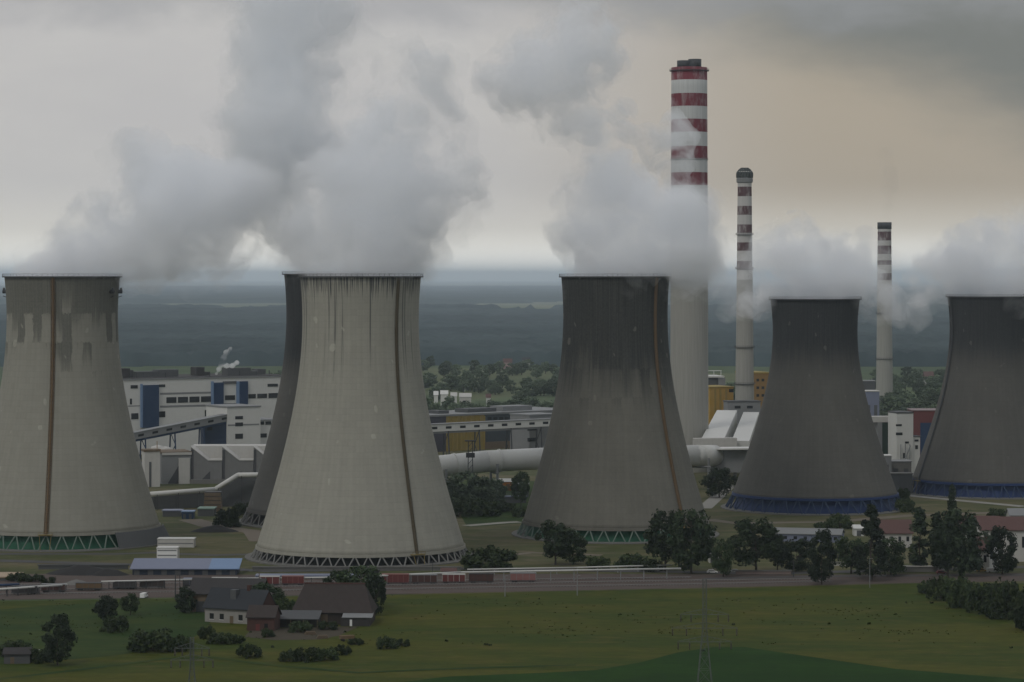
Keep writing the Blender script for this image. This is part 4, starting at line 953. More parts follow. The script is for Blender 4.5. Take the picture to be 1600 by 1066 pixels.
# poles
def pole(name, label, px, py0, py1, mat, r=.14, arms=0):
    c = G(px, py1); h = (py1-py0)*c.y/F; t = thing(name, label, 'pole', c)
    MB().bar((0,0,0),(0,0,h), r*1.3, 8, r*.8).build('post', mat, t)
    for i in range(arms):
        MB().bar((-1.1,0,h-.5-i*1.0),(1.1,0,h-.5-i*1.0), .08).build('cross_arm', mat, t)
    if not arms: MB().bar((0,0,h),(1.2,-.3,h+.15), .07).build('lamp_arm', mat, t)
    return t
pole('lamp_post', 'white lamp post at the meadow edge before the tall conifer', 1359, 873, 919, M_greyclad, .12)
pole('lamp_post', 'white lamp post right of the meadow bushes at the picture edge', 1565, 936, 966, M_steel, .16)
pole('lamp_post', 'grey lamp post on the meadow left of the white pipeline end', 789, 900, 933, M_steel, .14)
pole('lamp_post', 'grey lamp post on the meadow in front of the sooty tower', 902, 900, 931, M_steel, .14)
pole('utility_pole', 'dark utility pole on the railway left of the cottage', 274, 892, 938, M_darksteel, .2, 2)
pole('utility_pole', 'dark utility pole close right of the other one by the cottage', 281, 897, 938, M_darksteel, .16, 1)
pole('utility_pole', 'short dark pole beside the road right of the light leafy tree', 1240, 876, 902, M_darksteel, .2, 1)
pole('utility_pole', 'thin pole standing on the gravel below the palest tower', 676, 876, 912, M_darksteel, .13, 1)
pole('utility_pole', 'thin dark pole before the barn trees, behind the wagons', 405, 894, 922, M_wood, .18, 1)
# ------------------------------------------------------------------ the farm
Yb = 935
t = thing('cottage', 'white cottage with a dark slate roof and a brick end wall on the meadow', 'house', G(320, 972), R(-24))
L = 22; d = 11; h = 5.0; rg = 6.2
MB().box(0, L, 0, d, 0, h).build('wall', M_cottage, t)
MB().prismx([(-.8,h-.1),(d/2,h+rg),(d+.8,h-.1),(d+.8,h+.2),(d/2,h+rg+.35),(-.8,h+.2)], -.6, L+.5).build('roof', M_slate, t)
MB().prismx([(.02,h),(d-.02,h),(d/2,h+rg-.1)], 0.02, .35).build('gable', M_cottage, t)
MB().prismx([(.02,0),(d-.02,0),(d-.02,h),(d/2,h+rg-.1),(.02,h)], L+.01, L+.4).build('brick_gable', M_brick, t)
for x, w, z0, z1 in ((2,1.6,1.2,3.2),(6,1.6,1.2,3.2),(10,1.4,.1,2.6),(13.5,1.6,1.2,3.2),(17.5,1.6,1.2,3.2)):
    wn = MB().box(x, x+w, -.08, .2, z0, z1).build('door' if z0 < .5 else 'window', M_glass if z0 > .5 else M_wood, t)
    MB().box(x-.12, x+w+.12, -.16, -.09, z0-.15, z0-.02).build('sill', M_vanwhite, wn)
MB().box(9, 11.2, d/2-3.4, d/2-1.0, h+3, h+6.4).build('dormer', M_greydark, t)
MB().box(14, 15.2, d/2-.6, d/2+.6, h+rg-.6, h+rg+1.8).build('chimney_stack', M_brick, t)
t = thing('farm_barn', 'low farm barn with a grey roof and wooden wall behind the slate-roofed cottage', 'barn', G(296, 958), R(-6))
MB().box(0, 26, 2, 13, 0, 6.5).build('wall', M_wood, t); MB().prismx([(1.2,6.4),(7.5,11.5),(13.8,6.4),(13.8,6.8),(7.5,11.9),(1.2,6.8)], -.6, 26.6).build('roof', M_roofdark, t)
MB().prismx([(2.02,6.5),(12.98,6.5),(7.5,11.3)], .02, .3).build('gable', M_wood, t); MB().prismx([(2.02,6.5),(12.98,6.5),(7.5,11.3)], 25.7, 25.98).build('gable', M_wood, t)
MB().box(2, 5, 1.9, 2.3, 0.1, 4).build('barn_door', M_darksteel, t)
t = thing('brick_outbuilding', 'red brick outbuilding attached at the right end of the white cottage', 'outbuilding', G(386, 986), R(-8))
MB().box(0, 9.5, 0, 9, 0, 4.6).build('wall', M_brick, t); MB().prismx([(-.6,4.5),(4.5,8.0),(9.6,4.5),(9.6,4.8),(4.5,8.35),(-.6,4.8)], -.4, 10).build('roof', M_barnroof, t)
MB().prismx([(.02,4.6),(8.98,4.6),(4.5,7.9)], 9.2, 9.48).build('gable', M_brick, t); MB().box(3, 4.4, -.08, .2, .1, 2.4).build('door', M_red, t); MB().box(6, 7.2, -.08, .2, 1.2, 2.6).build('window', M_glass, t)
t = thing('lean_to', 'open lean-to shed with a pale sagging roof between the cottage and the barn', 'shed', G(433, 982), R(-3))
MB().box(0, 14, 2, 8, 0, 3.3).build('wall', M_roofdark, t); MB().prismx([(-.4,3.1),(8.6,5.0),(8.6,5.25),(-.4,3.35)], -.4, 14.4).build('roof', M_greydark, t)
for x in (.2, 4.6, 9, 13.8): MB().box(x-.12, x+.12, -.1, .1, 0, 3.1).build('post', M_wood, t)
t = thing('tile_roof_barn', 'big barn with a brown tiled roof at the meadow edge', 'barn', G(458, 976), R(-3))
L = 27; d = 15; h = 4.4; rg = 9.0
MB().box(0, L, 0, d, 0, h).build('wall', flat('dark_boards', (.045,.036,.032), .95, .4), t)
MB().add([(-.8,-1,h-.2),(L+.8,-1,h-.2),(L+.8,d+1,h-.2),(-.8,d+1,h-.2),(3.2,d/2,h+rg),(L-3.0,d/2,h+rg)], [(0,1,5,4),(2,3,4,5),(0,4,3),(1,2,5),(3,2,1,0)]).build('roof', M_barnroof, t)
MB().bar((3.0,d/2,h+rg+.05),(L-2.8,d/2,h+rg+.05), .3, 6).build('ridge_tiles', M_brick, t)
MB().box(17, 27, -4.5, -.05, 0, 3).build('annex', M_roofdark, t); MB().prismx([(-5,3.02),(-.1,4.1),(-.1,4.35),(-5,3.25)], 17.5, 28).build('annex_roof', M_greyclad, t)
MB().box(20.2, 21, -4.7, -4.52, .2, 2.4).build('door', M_vanwhite, t)
for x in (4, 9): MB().box(x, x+3, -.1, .2, .1, 3.6).build('barn_door', M_wood, t)
t = thing('farm_trailer', 'rusty farm trailer standing on the grass below the barn', 'trailer', G(542, 1002), R(20))
MB().box(-2.4, 2.4, -1.1, 1.1, .9, 1.9).build('bed', M_rust, t); MB().bar((2.4,0,1),(4,0,.6), .1).build('drawbar', M_darksteel, t)
for x in (-1.4, 1.4):
    for s in (-1, 1): MB().bar((x,s*.95,.45),(x,s*1.2,.45), .45, 14).build('wheel', M_tyre, t)
t = thing('white_gate_post', 'white rendered gate pillar between the brick outbuilding and the lean-to', 'gate post', G(427, 983)); MB().box(-1.2,1.2,-.8,.8,0,4.2).build('pillar', M_vanwhite, t); MB().box(-1.4,1.4,-1,1,4.22,4.5).build('coping', M_basin, t)
t = thing('garden_shed', 'grey garden shed at the bottom left under the dark trees', 'shed', G(6, 1038), R(4))
MB().box(0, 8, 0, 5, 0, 3).build('wall', M_greydark, t); MB().prismx([(-.5,2.9),(2.5,4.6),(5.5,2.9),(5.5,3.2),(2.5,4.9),(-.5,3.2)], -.4, 8.4).build('roof', M_roofdark, t); MB().box(2,3.2,-.08,.2,.1,2.2).build('door', M_wood, t)
t = thing('garden_shed', 'tiny shed with a pale roof right of the grey garden shed at the bottom left', 'shed', G(36, 1030), R(-4))
MB().box(0, 4.2, 0, 3.4, 0, 2.3).build('wall', M_wood, t); MB().box(-.3, 4.5, -.3, 3.7, 2.32, 2.55).build('roof', M_offwhite, t); MB().box(1,2,-.08,.2,.1,1.9).build('door', M_darksteel, t)
# ------------------------------------------------------------------ right foreground houses
def villa(label, px0, px1, py_base, py_eave, ridge, wall, roof, d=12, rz=0, wins=4, name='house'):
    Yb = YG(py_base); x0 = XA(px0,Yb); L = XA(px1,Yb)-x0; h = (py_base-py_eave)*Yb/F
    t = thing(name, label, 'house', (x0,Yb,0), rz); MB().box(0,L,0,d,0,h).build('wall', wall, t)
    MB().prismx([(-.8,h-.05),(d/2,h+ridge),(d+.8,h-.05),(d+.8,h+.25),(d/2,h+ridge+.3),(-.8,h+.25)], -.6, L+.6).build('roof', roof, t)
    for xx in (.02, L-.32): MB().prismx([(.02,h),(d-.02,h),(d/2,h+ridge-.1)], xx, xx+.3).build('gable', wall, t)
    for i in range(wins):
        a = L*(i+.3)/wins; wn = MB().box(a, a+L*.35/wins, -.07, .2, h*.45, h*.8).build('window', M_glass, t)
        MB().box(a-.1, a+L*.35/wins+.1, -.15, -.08, h*.45-.15, h*.45-.02).build('sill', M_white, wn)
    return t
villa('pale house with a red roof left of the tall poplars', 1375, 1425, 856, 834, 5.5, M_offwhite, M_redroof)
villa('white terraced house with a red roof at the right picture edge', 1532, 1650, 878, 829, 5.0, M_offwhite, M_redroof, 14, 0, 6)
villa('long house with a red roof behind the rightmost poplars', 1500, 1560, 846, 822, 4.0, M_offwhite, M_redroof, 12, R(-8), 4)
villa('white gabled cottage between the poplars and the round tree', 1521, 1548, 892, 860, 5.0, M_white, M_redroof, 9, R(-35), 2)
villa('pale house with a grey roof at the far right behind the terraced house', 1578, 1640, 818, 806, 3.0, M_offwhite, M_greyclad, 10, 0, 3)
t = thing('long_warehouse', 'long low warehouse with a pale grey roof behind the light leafy tree', 'warehouse', G(1204, 846), R(-14))
L = 32; MB().box(0,L,0,12,0,3.6).build('wall', M_greyblue, t); MB().prismx([(-.6,3.5),(6,5.6),(12.6,3.5),(12.6,3.75),(6,5.9),(-.6,3.75)], -.5, L+.5).build('roof', M_greyclad, t)
for i in range(7): MB().box(L*(i+.3)/7, L*(i+.65)/7, -.07, .2, 1.2, 2.6).build('window', M_glass, t)
shed('white_garage', 'small white garage beside the tall conifer, behind the road', 'garage', 1335, 1350, 826, YG(838), 8, M_white, M_white, 1.5, 1)
shed('white_garage', 'small pale garage under the light leafy tree', 'garage', 1108, 1125, 868, YG(880), 6, M_offwhite, M_white, 0, 2)
shed('road_wall', 'low pale roadside wall right of the dark round-topped tree', 'wall', 1300, 1336, 880, YG(884.5), .6, M_offwhite, M_basin, 0, 0)
shed('road_wall', 'long low grey roadside wall under the poplars', 'wall', 1375, 1465, 886, YG(894), .6, M_basin, M_offwhite, 0, 0)
shed('road_wall', 'low pinkish roadside wall left of the short dark pole', 'wall', 1150, 1236, 893, YG(898), .6, flat('pinkish_wall', (.25,.19,.17), .9), M_basin, 0, 0)
# ------------------------------------------------------------------ lattice pylons
def pylon(label, px, top_py, Y, w0, arms):
    H = zpx(top_py, Y); t = thing('lattice_pylon', label, 'pylon', (XA(px,Y), Y, 0))
    mb = MB(); wt = .9
    wf = lambda z: w0+(wt-w0)*min(1, (z/(H*.72)))
    k = 13; zs = [H*(1-(1-i/k)**1.25) for i in range(k+1)]
    for a, b in zip(zs[:-1], zs[1:]):
        A = wf(a)/2; B = wf(b)/2
        C = [(-1,-1),(1,-1),(1,1),(-1,1)]
        for i in range(4):
            s = C[i]; n = C[(i+1)%4]
            mb.bar((s[0]*A,s[1]*A,a),(s[0]*B,s[1]*B,b),.085)
            mb.bar((s[0]*A,s[1]*A,a),(n[0]*B,n[1]*B,b),.035); mb.bar((n[0]*A,n[1]*A,a),(s[0]*B,s[1]*B,b),.035)
            mb.bar((s[0]*B,s[1]*B,b),(n[0]*B,n[1]*B,b),.035)
    mb.build('mast', M_pylon, t)
    for z, wa in arms:
        ar = MB()
        for s in (-1, 1):
            for d in (-.4, .4):
                ar.bar((0,d,z),(s*wa,0,z),.055); ar.bar((0,d,z+1.5),(s*wa,0,z+.1),.04)
            for i in range(4): ar.bar((s*wa*i/4,0,z),(s*wa*(i+.5)/4,0,z+1.3*(1-(i+.5)/4)),.045); 
        am = ar.build('cross_arm', M_pylon, t)
        for s in (-1, 1):
            for q in (.55, .97):
                im = MB(); 
                for j in range(6): im.bar((s*wa*q,0,z-.2-j*.3),(s*wa*q,0,z-.42-j*.3),.2,8)
                im.build('insulator', flat('brown_insulator', (.03,.022,.015), .35), am)
    return t
pylon('lattice pylon standing in the meadow below the twin-trunk trees', 1101, 905, 705, 6.5, ((33.5,6.3),(30.0,8.5),(26.5,7.0)))
pylon('shorter lattice pylon at the lower left below the cottage', 300, 996, 700, 5.5, ((25.5,4.5),(22.5,5.5)))

# ------------------------------------------------------------------ trees
def crown_mesh(name, kind, seed, mat):
    """Unit tree: height 1, crown of leaf clumps; returns crown and trunk meshes."""
    rnd = random.Random(seed); mb = MB()
    cl = []                                            # clumps (centre, radius)
    if kind == 'broad':
        for i in range(46):
            lo = .13 if seed % 2 else .26; z = rnd.uniform(lo, .94); e = math.sqrt(max(.04, 1-((z-(.96+lo-.04)/2)/((.96-lo+.06)/2))**2)); a = rnd.uniform(0, 2*PI); r = .38*e*math.sqrt(rnd.uniform(.15,1))
            cl.append((Vector((math.cos(a)*r, math.sin(a)*r, z)), rnd.uniform(.07,.13)))
    elif kind == 'poplar':
        for i in range(34):
            z = rnd.uniform(.10, .96); e = min(1, (1-z)*2.6)*min(1, z*4+.2); a = rnd.uniform(0, 2*PI); r = .105*e*math.sqrt(rnd.uniform(.1,1))
            cl.append((Vector((math.cos(a)*r, math.sin(a)*r, z)), rnd.uniform(.045,.075)))
    elif kind == 'conifer':
        for i in range(46):
            z = rnd.uniform(.08, .97); e = (1-z)*1.02+.03; a = rnd.uniform(0, 2*PI); r = .26*e*math.sqrt(rnd.uniform(.25,1))
            cl.append((Vector((math.cos(a)*r, math.sin(a)*r, z-.02*r)), .03+.06*e*rnd.uniform(.6,1.1)))
    else:                                              # bush: wide, low
        for i in range(30):
            a = rnd.uniform(0, 2*PI); r = .78*math.sqrt(rnd.uniform(0,1)); z = rnd.uniform(.15, .84)*math.sqrt(max(.08, 1-(r/1.0)**2))
            cl.append((Vector((math.cos(a)*r, math.sin(a)*r, z)), rnd.uniform(.14,.26)))
    n = {'broad':78,'poplar':62,'conifer':58,'bush':70}[kind]
    ls = {'broad':.024,'poplar':.018,'conifer':.018,'bush':.055}[kind]
    for c, r in cl:
        for i in range(n):
            d = Vector((rnd.gauss(0,1), rnd.gauss(0,1), rnd.gauss(0,1))).normalized()
            p = c+d*r*(rnd.uniform(.25,1.12)**.6)
            nn = (d+Vector((rnd.gauss(0,.6), rnd.gauss(0,.6), rnd.gauss(0,.6)+.3))).normalized(); u = nn.orthogonal().normalized()
            u = Matrix.Rotation(rnd.uniform(0,2*PI), 3, nn) @ u; w = nn.cross(u); s = ls*rnd.uniform(.6,1.35)
            if p.z < .01: continue
            mb.add([p-u*s-w*s*.6, p+u*s*.9-w*s*.5, p+u*s*.7+w*s*.8, p-u*s*.8+w*s*.6+nn*s*.3], [(0,1,2,3)])
    cm = mb.mesh(name+'_crown'); cm.materials.append(mat)
    tb = MB()
    tr = {'broad':.022,'poplar':.014,'conifer':.014,'bush':.03}[kind]; th = {'broad':.62,'poplar':.7,'conifer':.9,'bush':.35}[kind]
    pr = Vector((0,0,0)); k = 5
    for i in range(k):
        q = Vector((rnd.gauss(0,.008), rnd.gauss(0,.008), th*(i+1)/k)); tb.bar(pr, q, tr*(1-i/k*.8), 7, tr*(1-(i+1)/k*.8)); pr = q
    for c, r in cl[:14]:
        b = Vector((0,0,max(.06, c.z-.16 if kind != 'bush' else .05))); tb.bar(b, b.lerp(c, .9), tr*.4, 4, tr*.12)
    tm = tb.mesh(name+'_trunk'); tm.materials.append(M_bark)
    return cm, tm
TV = {}
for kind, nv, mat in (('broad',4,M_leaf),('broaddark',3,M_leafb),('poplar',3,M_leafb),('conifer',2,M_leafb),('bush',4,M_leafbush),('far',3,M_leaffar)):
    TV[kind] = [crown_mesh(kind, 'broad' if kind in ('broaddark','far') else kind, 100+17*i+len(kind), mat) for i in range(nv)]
TC = [0]
def tree(kind, label, px, top, base, wpx, group=None, cat=None, name=None, Y=None):
    """px centre, top / base pixel rows and crown width give the real height and spread at its own distance."""
    c = G(px, base) if Y is None else Vector((XA(px,Y), Y, 0))
    h = (base-top)*c.y/F if Y is None else zpx(top, Y)
    w = wpx*c.y/F
    nat = {'far':.80,'broad':.80,'broaddark':.80,'poplar':.30,'conifer':.56,'bush':1.9}[kind]
    nm = name or {'far':'leafy_tree','broad':'leafy_tree','broaddark':'leafy_tree','poplar':'poplar_tree','conifer':'conifer_tree','bush':'bush'}[kind]
    TC[0] += 1
    cm, tm = TV[kind][TC[0] % len(TV[kind])]
    t = thing(nm, label, cat or ('bush' if kind == 'bush' else 'tree'), c, TC[0]*2.4, group)
    sx = w*1.18/nat
    t.scale = (sx, sx, h)
    for n2, mm in (('crown', cm), ('trunk' if kind != 'bush' else 'stem', tm)):
        o = D.objects.new(n2, mm); COL.objects.link(o); o.parent = t
    return t
# along the road, right half
tree('broad', 'big tree on the left of the twin-trunk pair before the sooty tower', 1040, 800, 893, 62)
tree('broad', 'big tree on the right of the twin-trunk pair before the sooty tower', 1080, 796, 897, 62)
tree('broad', 'round leafy tree before the green louvres of the sooty tower', 868, 813, 883, 52)
tree('broad', 'low leafy tree touching the right side of the round one before the sooty tower', 896, 834, 882, 40)
tree('broad', 'light leafy tree with visible thin trunks left of the long warehouse', 1181, 812, 897, 74)
tree('broad', 'narrow small tree between the twin-trunk pair and the light leafy tree', 1130, 842, 902, 30)
tree('broaddark', 'small leafy tree just right of the light leafy tree', 1215, 838, 894, 36)
tree('broaddark', 'leafy tree in front of the long warehouse roof', 1245, 842, 893, 50)
tree('broaddark', 'dark round-topped tree at the meadow edge left of the tall conifer', 1284, 830, 914, 42)
tree('conifer', 'tall conifer rising to the blue ring of the shorter tower', 1362, 786, 906, 66)
tree('broad', 'leafy tree hugging the left of the tall conifer', 1330, 838, 897, 46)
tree('broad', 'leafy tree hugging the right of the tall conifer', 1392, 842, 899, 46)
tree('poplar', 'leftmost of the clustered dark poplars', 1436, 793, 893, 32)
tree('poplar', 'slim poplar second from the left in the dark cluster', 1464, 795, 895, 28)
tree('broaddark', 'broad dark tree filling the right of the poplar cluster', 1503, 797, 900, 70)
tree('broaddark', 'dark tree low in the middle of the poplar cluster', 1481, 815, 901, 46)
tree('poplar', 'thin lone poplar before the rightmost cooling tower, its tip above the cluster', 1488, 752, 842, 17)
tree('broaddark', 'dark round tree before the white terraced house', 1566, 824, 898, 44)
tree('broad', 'leafy tree between the poplar cluster and the white gabled cottage', 1532, 828, 888, 30)
# bushes
for a in (('dense bush at the left end of the right-hand thicket', 1470, 897, 938, 44), ('tall bush in the left half of the right-hand thicket', 1502, 892, 950, 58), ('broad bush in the middle of the right-hand thicket', 1540, 902, 958, 62),
          ('bush with pale tips near the right end of the thicket', 1580, 898, 966, 62), ('bush at the lower right corner of the thicket', 1610, 915, 985, 60), ('low bush in front of the middle of the thicket', 1556, 928, 966, 50),
          ('low bush at the foot of the yellow pickup', 1500, 908, 950, 36), ('low bush at the road end of the thicket', 1446, 905, 928, 28)):
    tree('bush', *a, group='bushes of the right-hand thicket')
tree('bush', 'round bush on the grass between the palest and the sooty tower', 768, 850, 892, 80)
tree('bush', 'low bush at the right foot of the palest tower', 738, 864, 890, 36)
tree('bush', 'low brownish bush below the green louvres of the sooty tower', 985, 862, 886, 56)
tree('bush', 'small bush beside the leafy tree before the sooty tower', 936, 866, 890, 40)
tree('bush', 'low bush under the twin-trunk pair', 1016, 872, 893, 40)
# under the white duct
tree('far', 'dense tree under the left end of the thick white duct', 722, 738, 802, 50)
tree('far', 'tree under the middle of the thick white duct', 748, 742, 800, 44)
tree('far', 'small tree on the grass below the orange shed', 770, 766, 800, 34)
tree('bush', 'bush on the grass slope under the thick white duct', 752, 778, 806, 60)
tree('broad', 'green tree at the left flank of the sooty tower under the duct', 814, 738, 792, 28)
tree('bush', 'round bush below the bent pipe bridge beside the wooden cooler', 352, 790, 822, 44)
tree('bush', 'green bush left of the hidden dark tower, below the pipe bridge', 382, 782, 806, 34)
tree('broad', 'dark tree below the elbow of the absorber ducts', 1124, 732, 778, 44)
tree('bush', 'bush right of the shorter tower near its blue ring', 1409, 760, 784, 26)
tree('bush', 'olive bush in the grass between the two blue-ringed towers', 1416, 776, 800, 34)
tree('bush', 'dark bush by the red roof behind the poplar cluster', 1556, 792, 812, 30)
tree('bush', 'dark bush left of the pale house with the red roof', 1312, 800, 826, 40)
tree('bush', 'bush behind the long warehouse roof', 1290, 812, 832, 36)
# farm and lower left
tree('broad', 'large tree rising behind the tiled barn roof', 562, 884, 952, 62)
tree('broaddark', 'dark tree at the right end of the tiled barn', 586, 896, 962, 30)
tree('broad', 'leafy tree behind the tiled barn, left of the large one', 528, 892, 940, 40)
tree('broad', 'green tree between the cottage and the tiled barn', 412, 912, 958, 52)
tree('bush', 'bush row in the farmyard behind the lean-to', 446, 930, 962, 40)
tree('broaddark', 'tall dark tree alone at the lower left', 90, 962, 1040, 48)
tree('broaddark', 'small dark tree on the lush grass, upper left of the pair', 166, 932, 974, 36)
tree('broad', 'small tree on the lush grass by the railway', 204, 928, 962, 26)
tree('bush', 'round bush below the small dark tree on the lush grass', 178, 958, 988, 42)
tree('bush', 'large dark bush left of the cottage', 240, 976, 1018, 72)
tree('bush', 'bush at the lower left end of the large dark bush', 282, 990, 1018, 36)
tree('bush', 'dark hedge bush by the garden sheds, lower left', 24, 998, 1026, 50)
tree('bush', 'bush between the tall dark tree and the tiny shed', 58, 1010, 1036, 36)
tree('bush', 'bush in the cottage garden', 345, 986, 1006, 40)
tree('bush', 'low bush in the meadow below the brick outbuilding', 390, 1004, 1028, 36)
for a in ((452, 1012, 1034, 30), (478, 1008, 1034, 40), (508, 1008, 1032, 38), (534, 1006, 1024, 26)):
    tree('bush', 'low bush in the dark row below the lean-to', *a, group='bush row below the lean-to')
tree('bush', 'low bush alone on the meadow right of the farm trailer', 604, 992, 1014, 34)
tree('bush', 'little bush at the right of the lone meadow bush', 630, 996, 1010, 22)
tree('bush', 'bush at the lean-to front posts', 470, 968, 988, 36)
for a in ((30, 893, 909, 34), (55, 896, 909, 30), (75, 900, 912, 24)):
    tree('bush', 'green bush by the railway near the tan-roofed shed', *a, group='bushes near the tan-roofed shed')
tree('bush', 'shrub hiding the left corner of the white cottage', 322, 974, 998, 26)
tree('bush', 'low shrub under the cottage windows', 366, 990, 1006, 30)
tree('bush', 'small shrub between the brick outbuilding and the white gate pillar', 418, 980, 996, 22)
tree('bush', 'shrub in front of the big barn annex', 512, 968, 984, 34)
tree('broaddark', 'dark tree behind the left end of the farm barn', 290, 918, 958, 30)
tree('bush', 'bush at the foot of the farm trailer', 556, 996, 1008, 24)
tree('bush', 'low bush on the lawn left of the flat grey shed', 790, 784, 800, 36)
tree('bush', 'wide bush along the lawn under the thick white duct', 716, 782, 808, 46)
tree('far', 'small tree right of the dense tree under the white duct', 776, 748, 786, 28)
tree('bush', 'bush hugging the left foot of the sooty tower', 812, 790, 808, 26)
tree('bush', 'bush on the soil right of the wooden cooler', 362, 808, 824, 30)
def woodpile(px, py, label):
    t = thing('wood_pile', label, 'wood pile', G(px, py), .1)
    for i in range(3):
        mb = MB()
        for j in range(9-i): mb.bar((-2+j*.45+i*.22, -.9, .25+i*.38), (-2+j*.45+i*.22, .9, .25+i*.38), .21, 7)
        mb.build('log_row', M_wood, t)
woodpile(486, 992, 'stacked log pile in the farm yard below the lean-to'); woodpile(505, 998, 'log pile at the lower edge of the farm yard')
# far side of the works
rnd = random.Random(5)
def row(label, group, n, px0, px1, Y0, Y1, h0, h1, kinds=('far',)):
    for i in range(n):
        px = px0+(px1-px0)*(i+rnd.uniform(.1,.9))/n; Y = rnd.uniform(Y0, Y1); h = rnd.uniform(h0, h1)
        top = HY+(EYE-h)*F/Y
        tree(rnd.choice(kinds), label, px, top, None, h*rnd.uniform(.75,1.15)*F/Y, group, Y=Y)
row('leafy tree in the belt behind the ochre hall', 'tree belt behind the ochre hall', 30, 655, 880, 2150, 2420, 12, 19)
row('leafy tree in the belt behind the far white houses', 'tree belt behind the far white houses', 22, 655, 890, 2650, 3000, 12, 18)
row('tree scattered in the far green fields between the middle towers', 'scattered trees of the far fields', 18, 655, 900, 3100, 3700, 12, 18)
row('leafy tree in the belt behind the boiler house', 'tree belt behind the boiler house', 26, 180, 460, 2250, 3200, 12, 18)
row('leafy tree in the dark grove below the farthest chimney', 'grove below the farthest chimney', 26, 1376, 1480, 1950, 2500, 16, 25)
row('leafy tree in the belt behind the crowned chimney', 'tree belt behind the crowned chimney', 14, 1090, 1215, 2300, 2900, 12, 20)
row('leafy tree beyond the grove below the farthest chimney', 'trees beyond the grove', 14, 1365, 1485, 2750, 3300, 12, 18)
# ------------------------------------------------------------------ far woods, each belt one canopy
def canopy_mat():
    m, t, b = new_mat('far_canopy')
    x, y, z = t.sep(t.pos())
    n = t.noise(t.xyz(t.m('MULTIPLY', x, .02), t.m('MULTIPLY', y, .006)), 1.0, 6, .65)
    n2 = t.noise(t.xyz(t.m('MULTIPLY', x, .0015), t.m('MULTIPLY', y, .0008)), 1.0, 4, .6)
    c = t.mix(t.ss(n2, .35, .65), (.034,.050,.054), (.056,.078,.080))  # crown greens brightened and blued, so the colour carries part of the haze
    t.put(b.inputs['Base Color'], t.scale(c, t.m('ADD', .6, t.m('MULTIPLY', n, .8))))
    b.inputs['Roughness'].default_value = 1.0; b.inputs['Specular IOR Level'].default_value = .05
    return m
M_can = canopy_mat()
def woods(name, label, x0, x1, y0, y1, dx, dy, h, gap=.35, seed=0):
    """A canopy: a bumpy sheet of crowns with steep ragged edges, left open where fields lie between the woods."""
    nx = int((x1-x0)/dx); ny = int((y1-y0)/dy); vs = {}; mb = MB()
    def inside(x, y):
        q = Vector((x*.0011, y*.00045, seed))
        e = min((x-x0)/200, (x1-x)/200, (y-y0)/150, (y1-y)/300)
        return mnoise.noise(q)+.55*mnoise.noise(q*3.1)+.2*mnoise.noise(q*9) > gap-.75+max(0, .4-e)
    grid = [[inside(x0+dx*i, y0+dy*j) for i in range(nx+1)] for j in range(ny+1)]
    idx = {}
    def vid(i, j):
        if (i, j) not in idx:
            x = x0+dx*i+random.uniform(-.3,.3)*dx; y = y0+dy*j+random.uniform(-.3,.3)*dy
            edge = not all(grid[min(max(j+b,0),ny)][min(max(i+a,0),nx)] for a in (-1,0,1) for b in (-1,0,1)) or i in (0,nx) or j in (0,ny)
            z = (.05 if edge else h*(.8+.45*random.random())+3*mnoise.noise(Vector((x*.01,y*.01,2))))
            idx[(i,j)] = len(mb.v); mb.v.append((x, y, z))
        return idx[(i,j)]
    for j in range(ny):
        for i in range(nx):
            if grid[j][i] and grid[j][i+1] and grid[j+1][i] and grid[j+1][i+1]:
                mb.f.append((vid(i,j), vid(i+1,j), vid(i+1,j+1), vid(i,j+1)))
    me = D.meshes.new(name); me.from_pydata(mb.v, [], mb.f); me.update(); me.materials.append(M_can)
    for p in me.polygons: p.use_smooth = True
    o = D.objects.new(name, me); COL.objects.link(o)
    return tag(o, label, 'forest', kind='stuff')
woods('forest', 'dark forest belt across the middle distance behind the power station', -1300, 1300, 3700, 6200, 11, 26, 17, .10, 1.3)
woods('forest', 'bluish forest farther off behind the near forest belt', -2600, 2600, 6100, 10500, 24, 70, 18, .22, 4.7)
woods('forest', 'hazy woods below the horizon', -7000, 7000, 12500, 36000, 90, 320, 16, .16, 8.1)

# ------------------------------------------------------------------ haze
hb = MB().box(-42000, 42000, -600, 92000, -1, 300).mesh('haze')
hm = vol_mat('haze_air', 3.9e-5, (.78,.90,1.0), .68); hb.materials.append(hm)
o = D.objects.new('haze', hb); COL.objects.link(o); o['kind'] = 'stuff'

# ------------------------------------------------------------------ sky
wd = D.worlds.new('World'); SC.world = wd; wd.use_nodes = True
t = NT(wd.node_tree); bg = t.N['Background']
d = t.coord('Generated')
x, y, z = t.sep(d)
az = t.m('MULTIPLY', t.m('ARCTAN2', x, y), 180/PI)
el = t.m('MULTIPLY', t.m('ARCSINE', z), 180/PI)
SUN_EL, SUN_AZ = 48, 215        # behind the viewer's left shoulder
v = t.xyz(t.m('MULTIPLY', az, .16), t.m('MULTIPLY', el, .42))
n1 = t.noise(v, 1.0, 6, .55, .3)
n2 = t.noise(t.xyz(t.m('MULTIPLY', az, .5), t.m('MULTIPLY', el, 1.0), 3.0), 1.0, 6, .6, .3)
grey = t.mix(t.ss(n1, .35, .68), (.388,.380,.378), (.424,.415,.403))
warm = t.m('MULTIPLY', t.m('MULTIPLY', t.ss(az, -2.0, 7.0), t.m('SUBTRACT', 1.0, t.ss(az, 20.0, 45.0))), t.m('SUBTRACT', 1.0, t.ss(el, 4.0, 9.0)))
c = t.mix(warm, grey, (.305,.265,.210))
glow = t.m('MULTIPLY', t.m('SUBTRACT', 1.0, t.ss(el, .1, 2.1)), .9)
c = t.mix(glow, c, (.66,.625,.55))
low = t.m('MULTIPLY', t.m('SUBTRACT', 1.0, t.ss(el, .0, 1.1)), t.ss(el, -2.0, -.5)); c = t.mix(low, c, (.95,.92,.85))
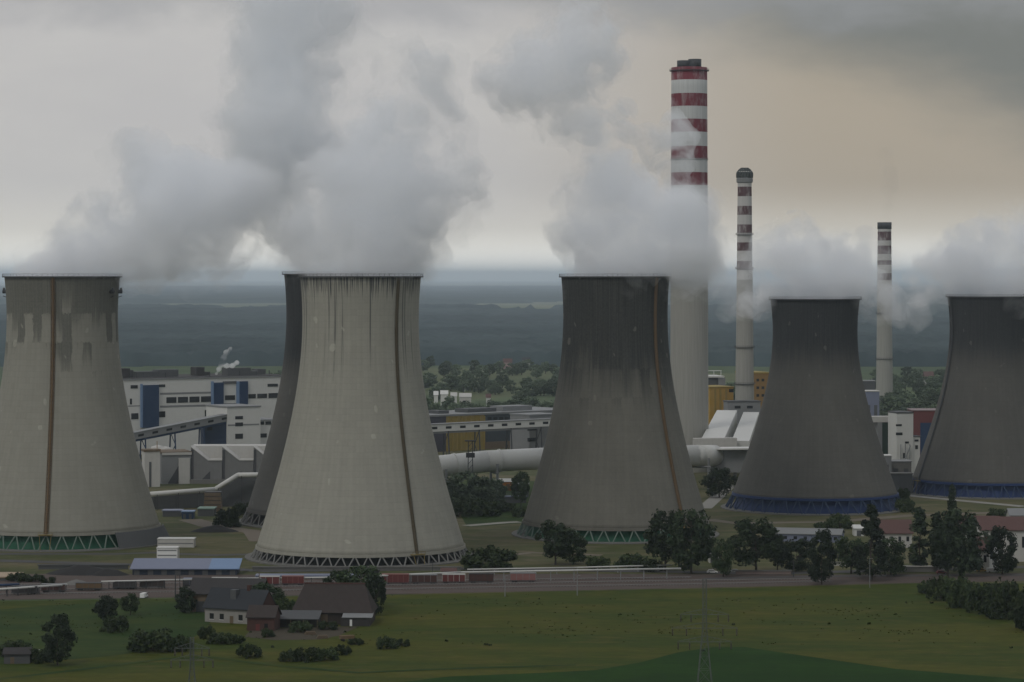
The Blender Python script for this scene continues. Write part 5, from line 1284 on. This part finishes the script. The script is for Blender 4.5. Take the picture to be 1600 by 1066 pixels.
edge = t.m('ADD', t.m('SUBTRACT', el, t.m('SUBTRACT', 6.35, t.m('MULTIPLY', az, .31))), t.m('ADD', t.m('MULTIPLY', t.m('SUBTRACT', n1, .5), 3.0), t.m('MULTIPLY', t.m('SUBTRACT', n2, .5), 1.0)))
dk = t.m('MULTIPLY', t.ss(edge, -1.3, 1.5), t.m('MULTIPLY', t.ss(az, -6.0, 2.0), t.m('SUBTRACT', 1.0, t.ss(el, 9.0, 16.0))))
c = t.mix(t.m('MULTIPLY', dk, .85), c, (.108,.121,.120))
edge2 = t.m('ADD', t.m('SUBTRACT', el, 5.25), t.m('MULTIPLY', t.m('SUBTRACT', n2, .5), 1.8))
c = t.mix(t.m('MULTIPLY', t.ss(edge2, -.4, .7), .55), c, (.235,.24,.255))
bri = t.m('MULTIPLY', t.m('MULTIPLY', t.ss(el, 6.5, 9.0), t.m('SUBTRACT', 1.0, t.ss(el, 24.0, 34.0))), t.m('SUBTRACT', 1.0, t.ss(t.m('ABSOLUTE', az), 55.0, 80.0)))  # unseen bright sky band added above the view to brighten the haze
zen = t.ss(el, 8.0, 30.0)
c = t.mix(zen, c, (.335,.347,.372)); c = t.mix(bri, c, (.62,.62,.63))
sky = t.new('ShaderNodeTexSky', sky_type='NISHITA'); sky.sun_disc = False
sky.sun_elevation = R(SUN_EL); sky.sun_rotation = R(SUN_AZ); sky.air_density = 1.5; sky.dust_density = 4
mixn = t.new('ShaderNodeMix', data_type='RGBA', blend_type='ADD'); mixn.inputs[0].default_value = 1.0
t.L.new(t.scale(c, 13.0), mixn.inputs[6]); t.L.new(t.scale(sky.outputs[0], .03), mixn.inputs[7])
t.L.new(mixn.outputs[2], bg.inputs['Color']); bg.inputs['Strength'].default_value = .1
sl = D.lights.new('sun', 'SUN'); sl.energy = .7; sl.angle = R(14); sl.color = (1, .965, .91)
so = D.objects.new('sun', sl); COL.objects.link(so)
so.location = (-300, -200, 400)
sd = Vector((math.sin(R(SUN_AZ))*math.cos(R(SUN_EL)), math.cos(R(SUN_AZ))*math.cos(R(SUN_EL)), math.sin(R(SUN_EL))))
so.rotation_euler = (-sd).to_track_quat('-Z', 'Y').to_euler()

# ------------------------------------------------------------------ camera
cam = D.cameras.new('camera'); co = D.objects.new('camera', cam); COL.objects.link(co)
co.location = (0, 0, EYE); co.rotation_euler = (R(90), 0, 0)
cam.sensor_width = 36; cam.lens = 36*F/1600; cam.shift_y = -(533-HY)/1600
cam.clip_start = 1; cam.clip_end = 250000
SC.camera = co
SC.view_settings.view_transform = 'Standard'; SC.view_settings.look = 'None'; SC.view_settings.exposure = 0; SC.view_settings.gamma = 1
cy = SC.cycles
cy.max_bounces = 32; cy.volume_bounces = 28; cy.diffuse_bounces = 3; cy.transparent_max_bounces = 64
cy.volume_step_rate = .4; cy.volume_max_steps = 256
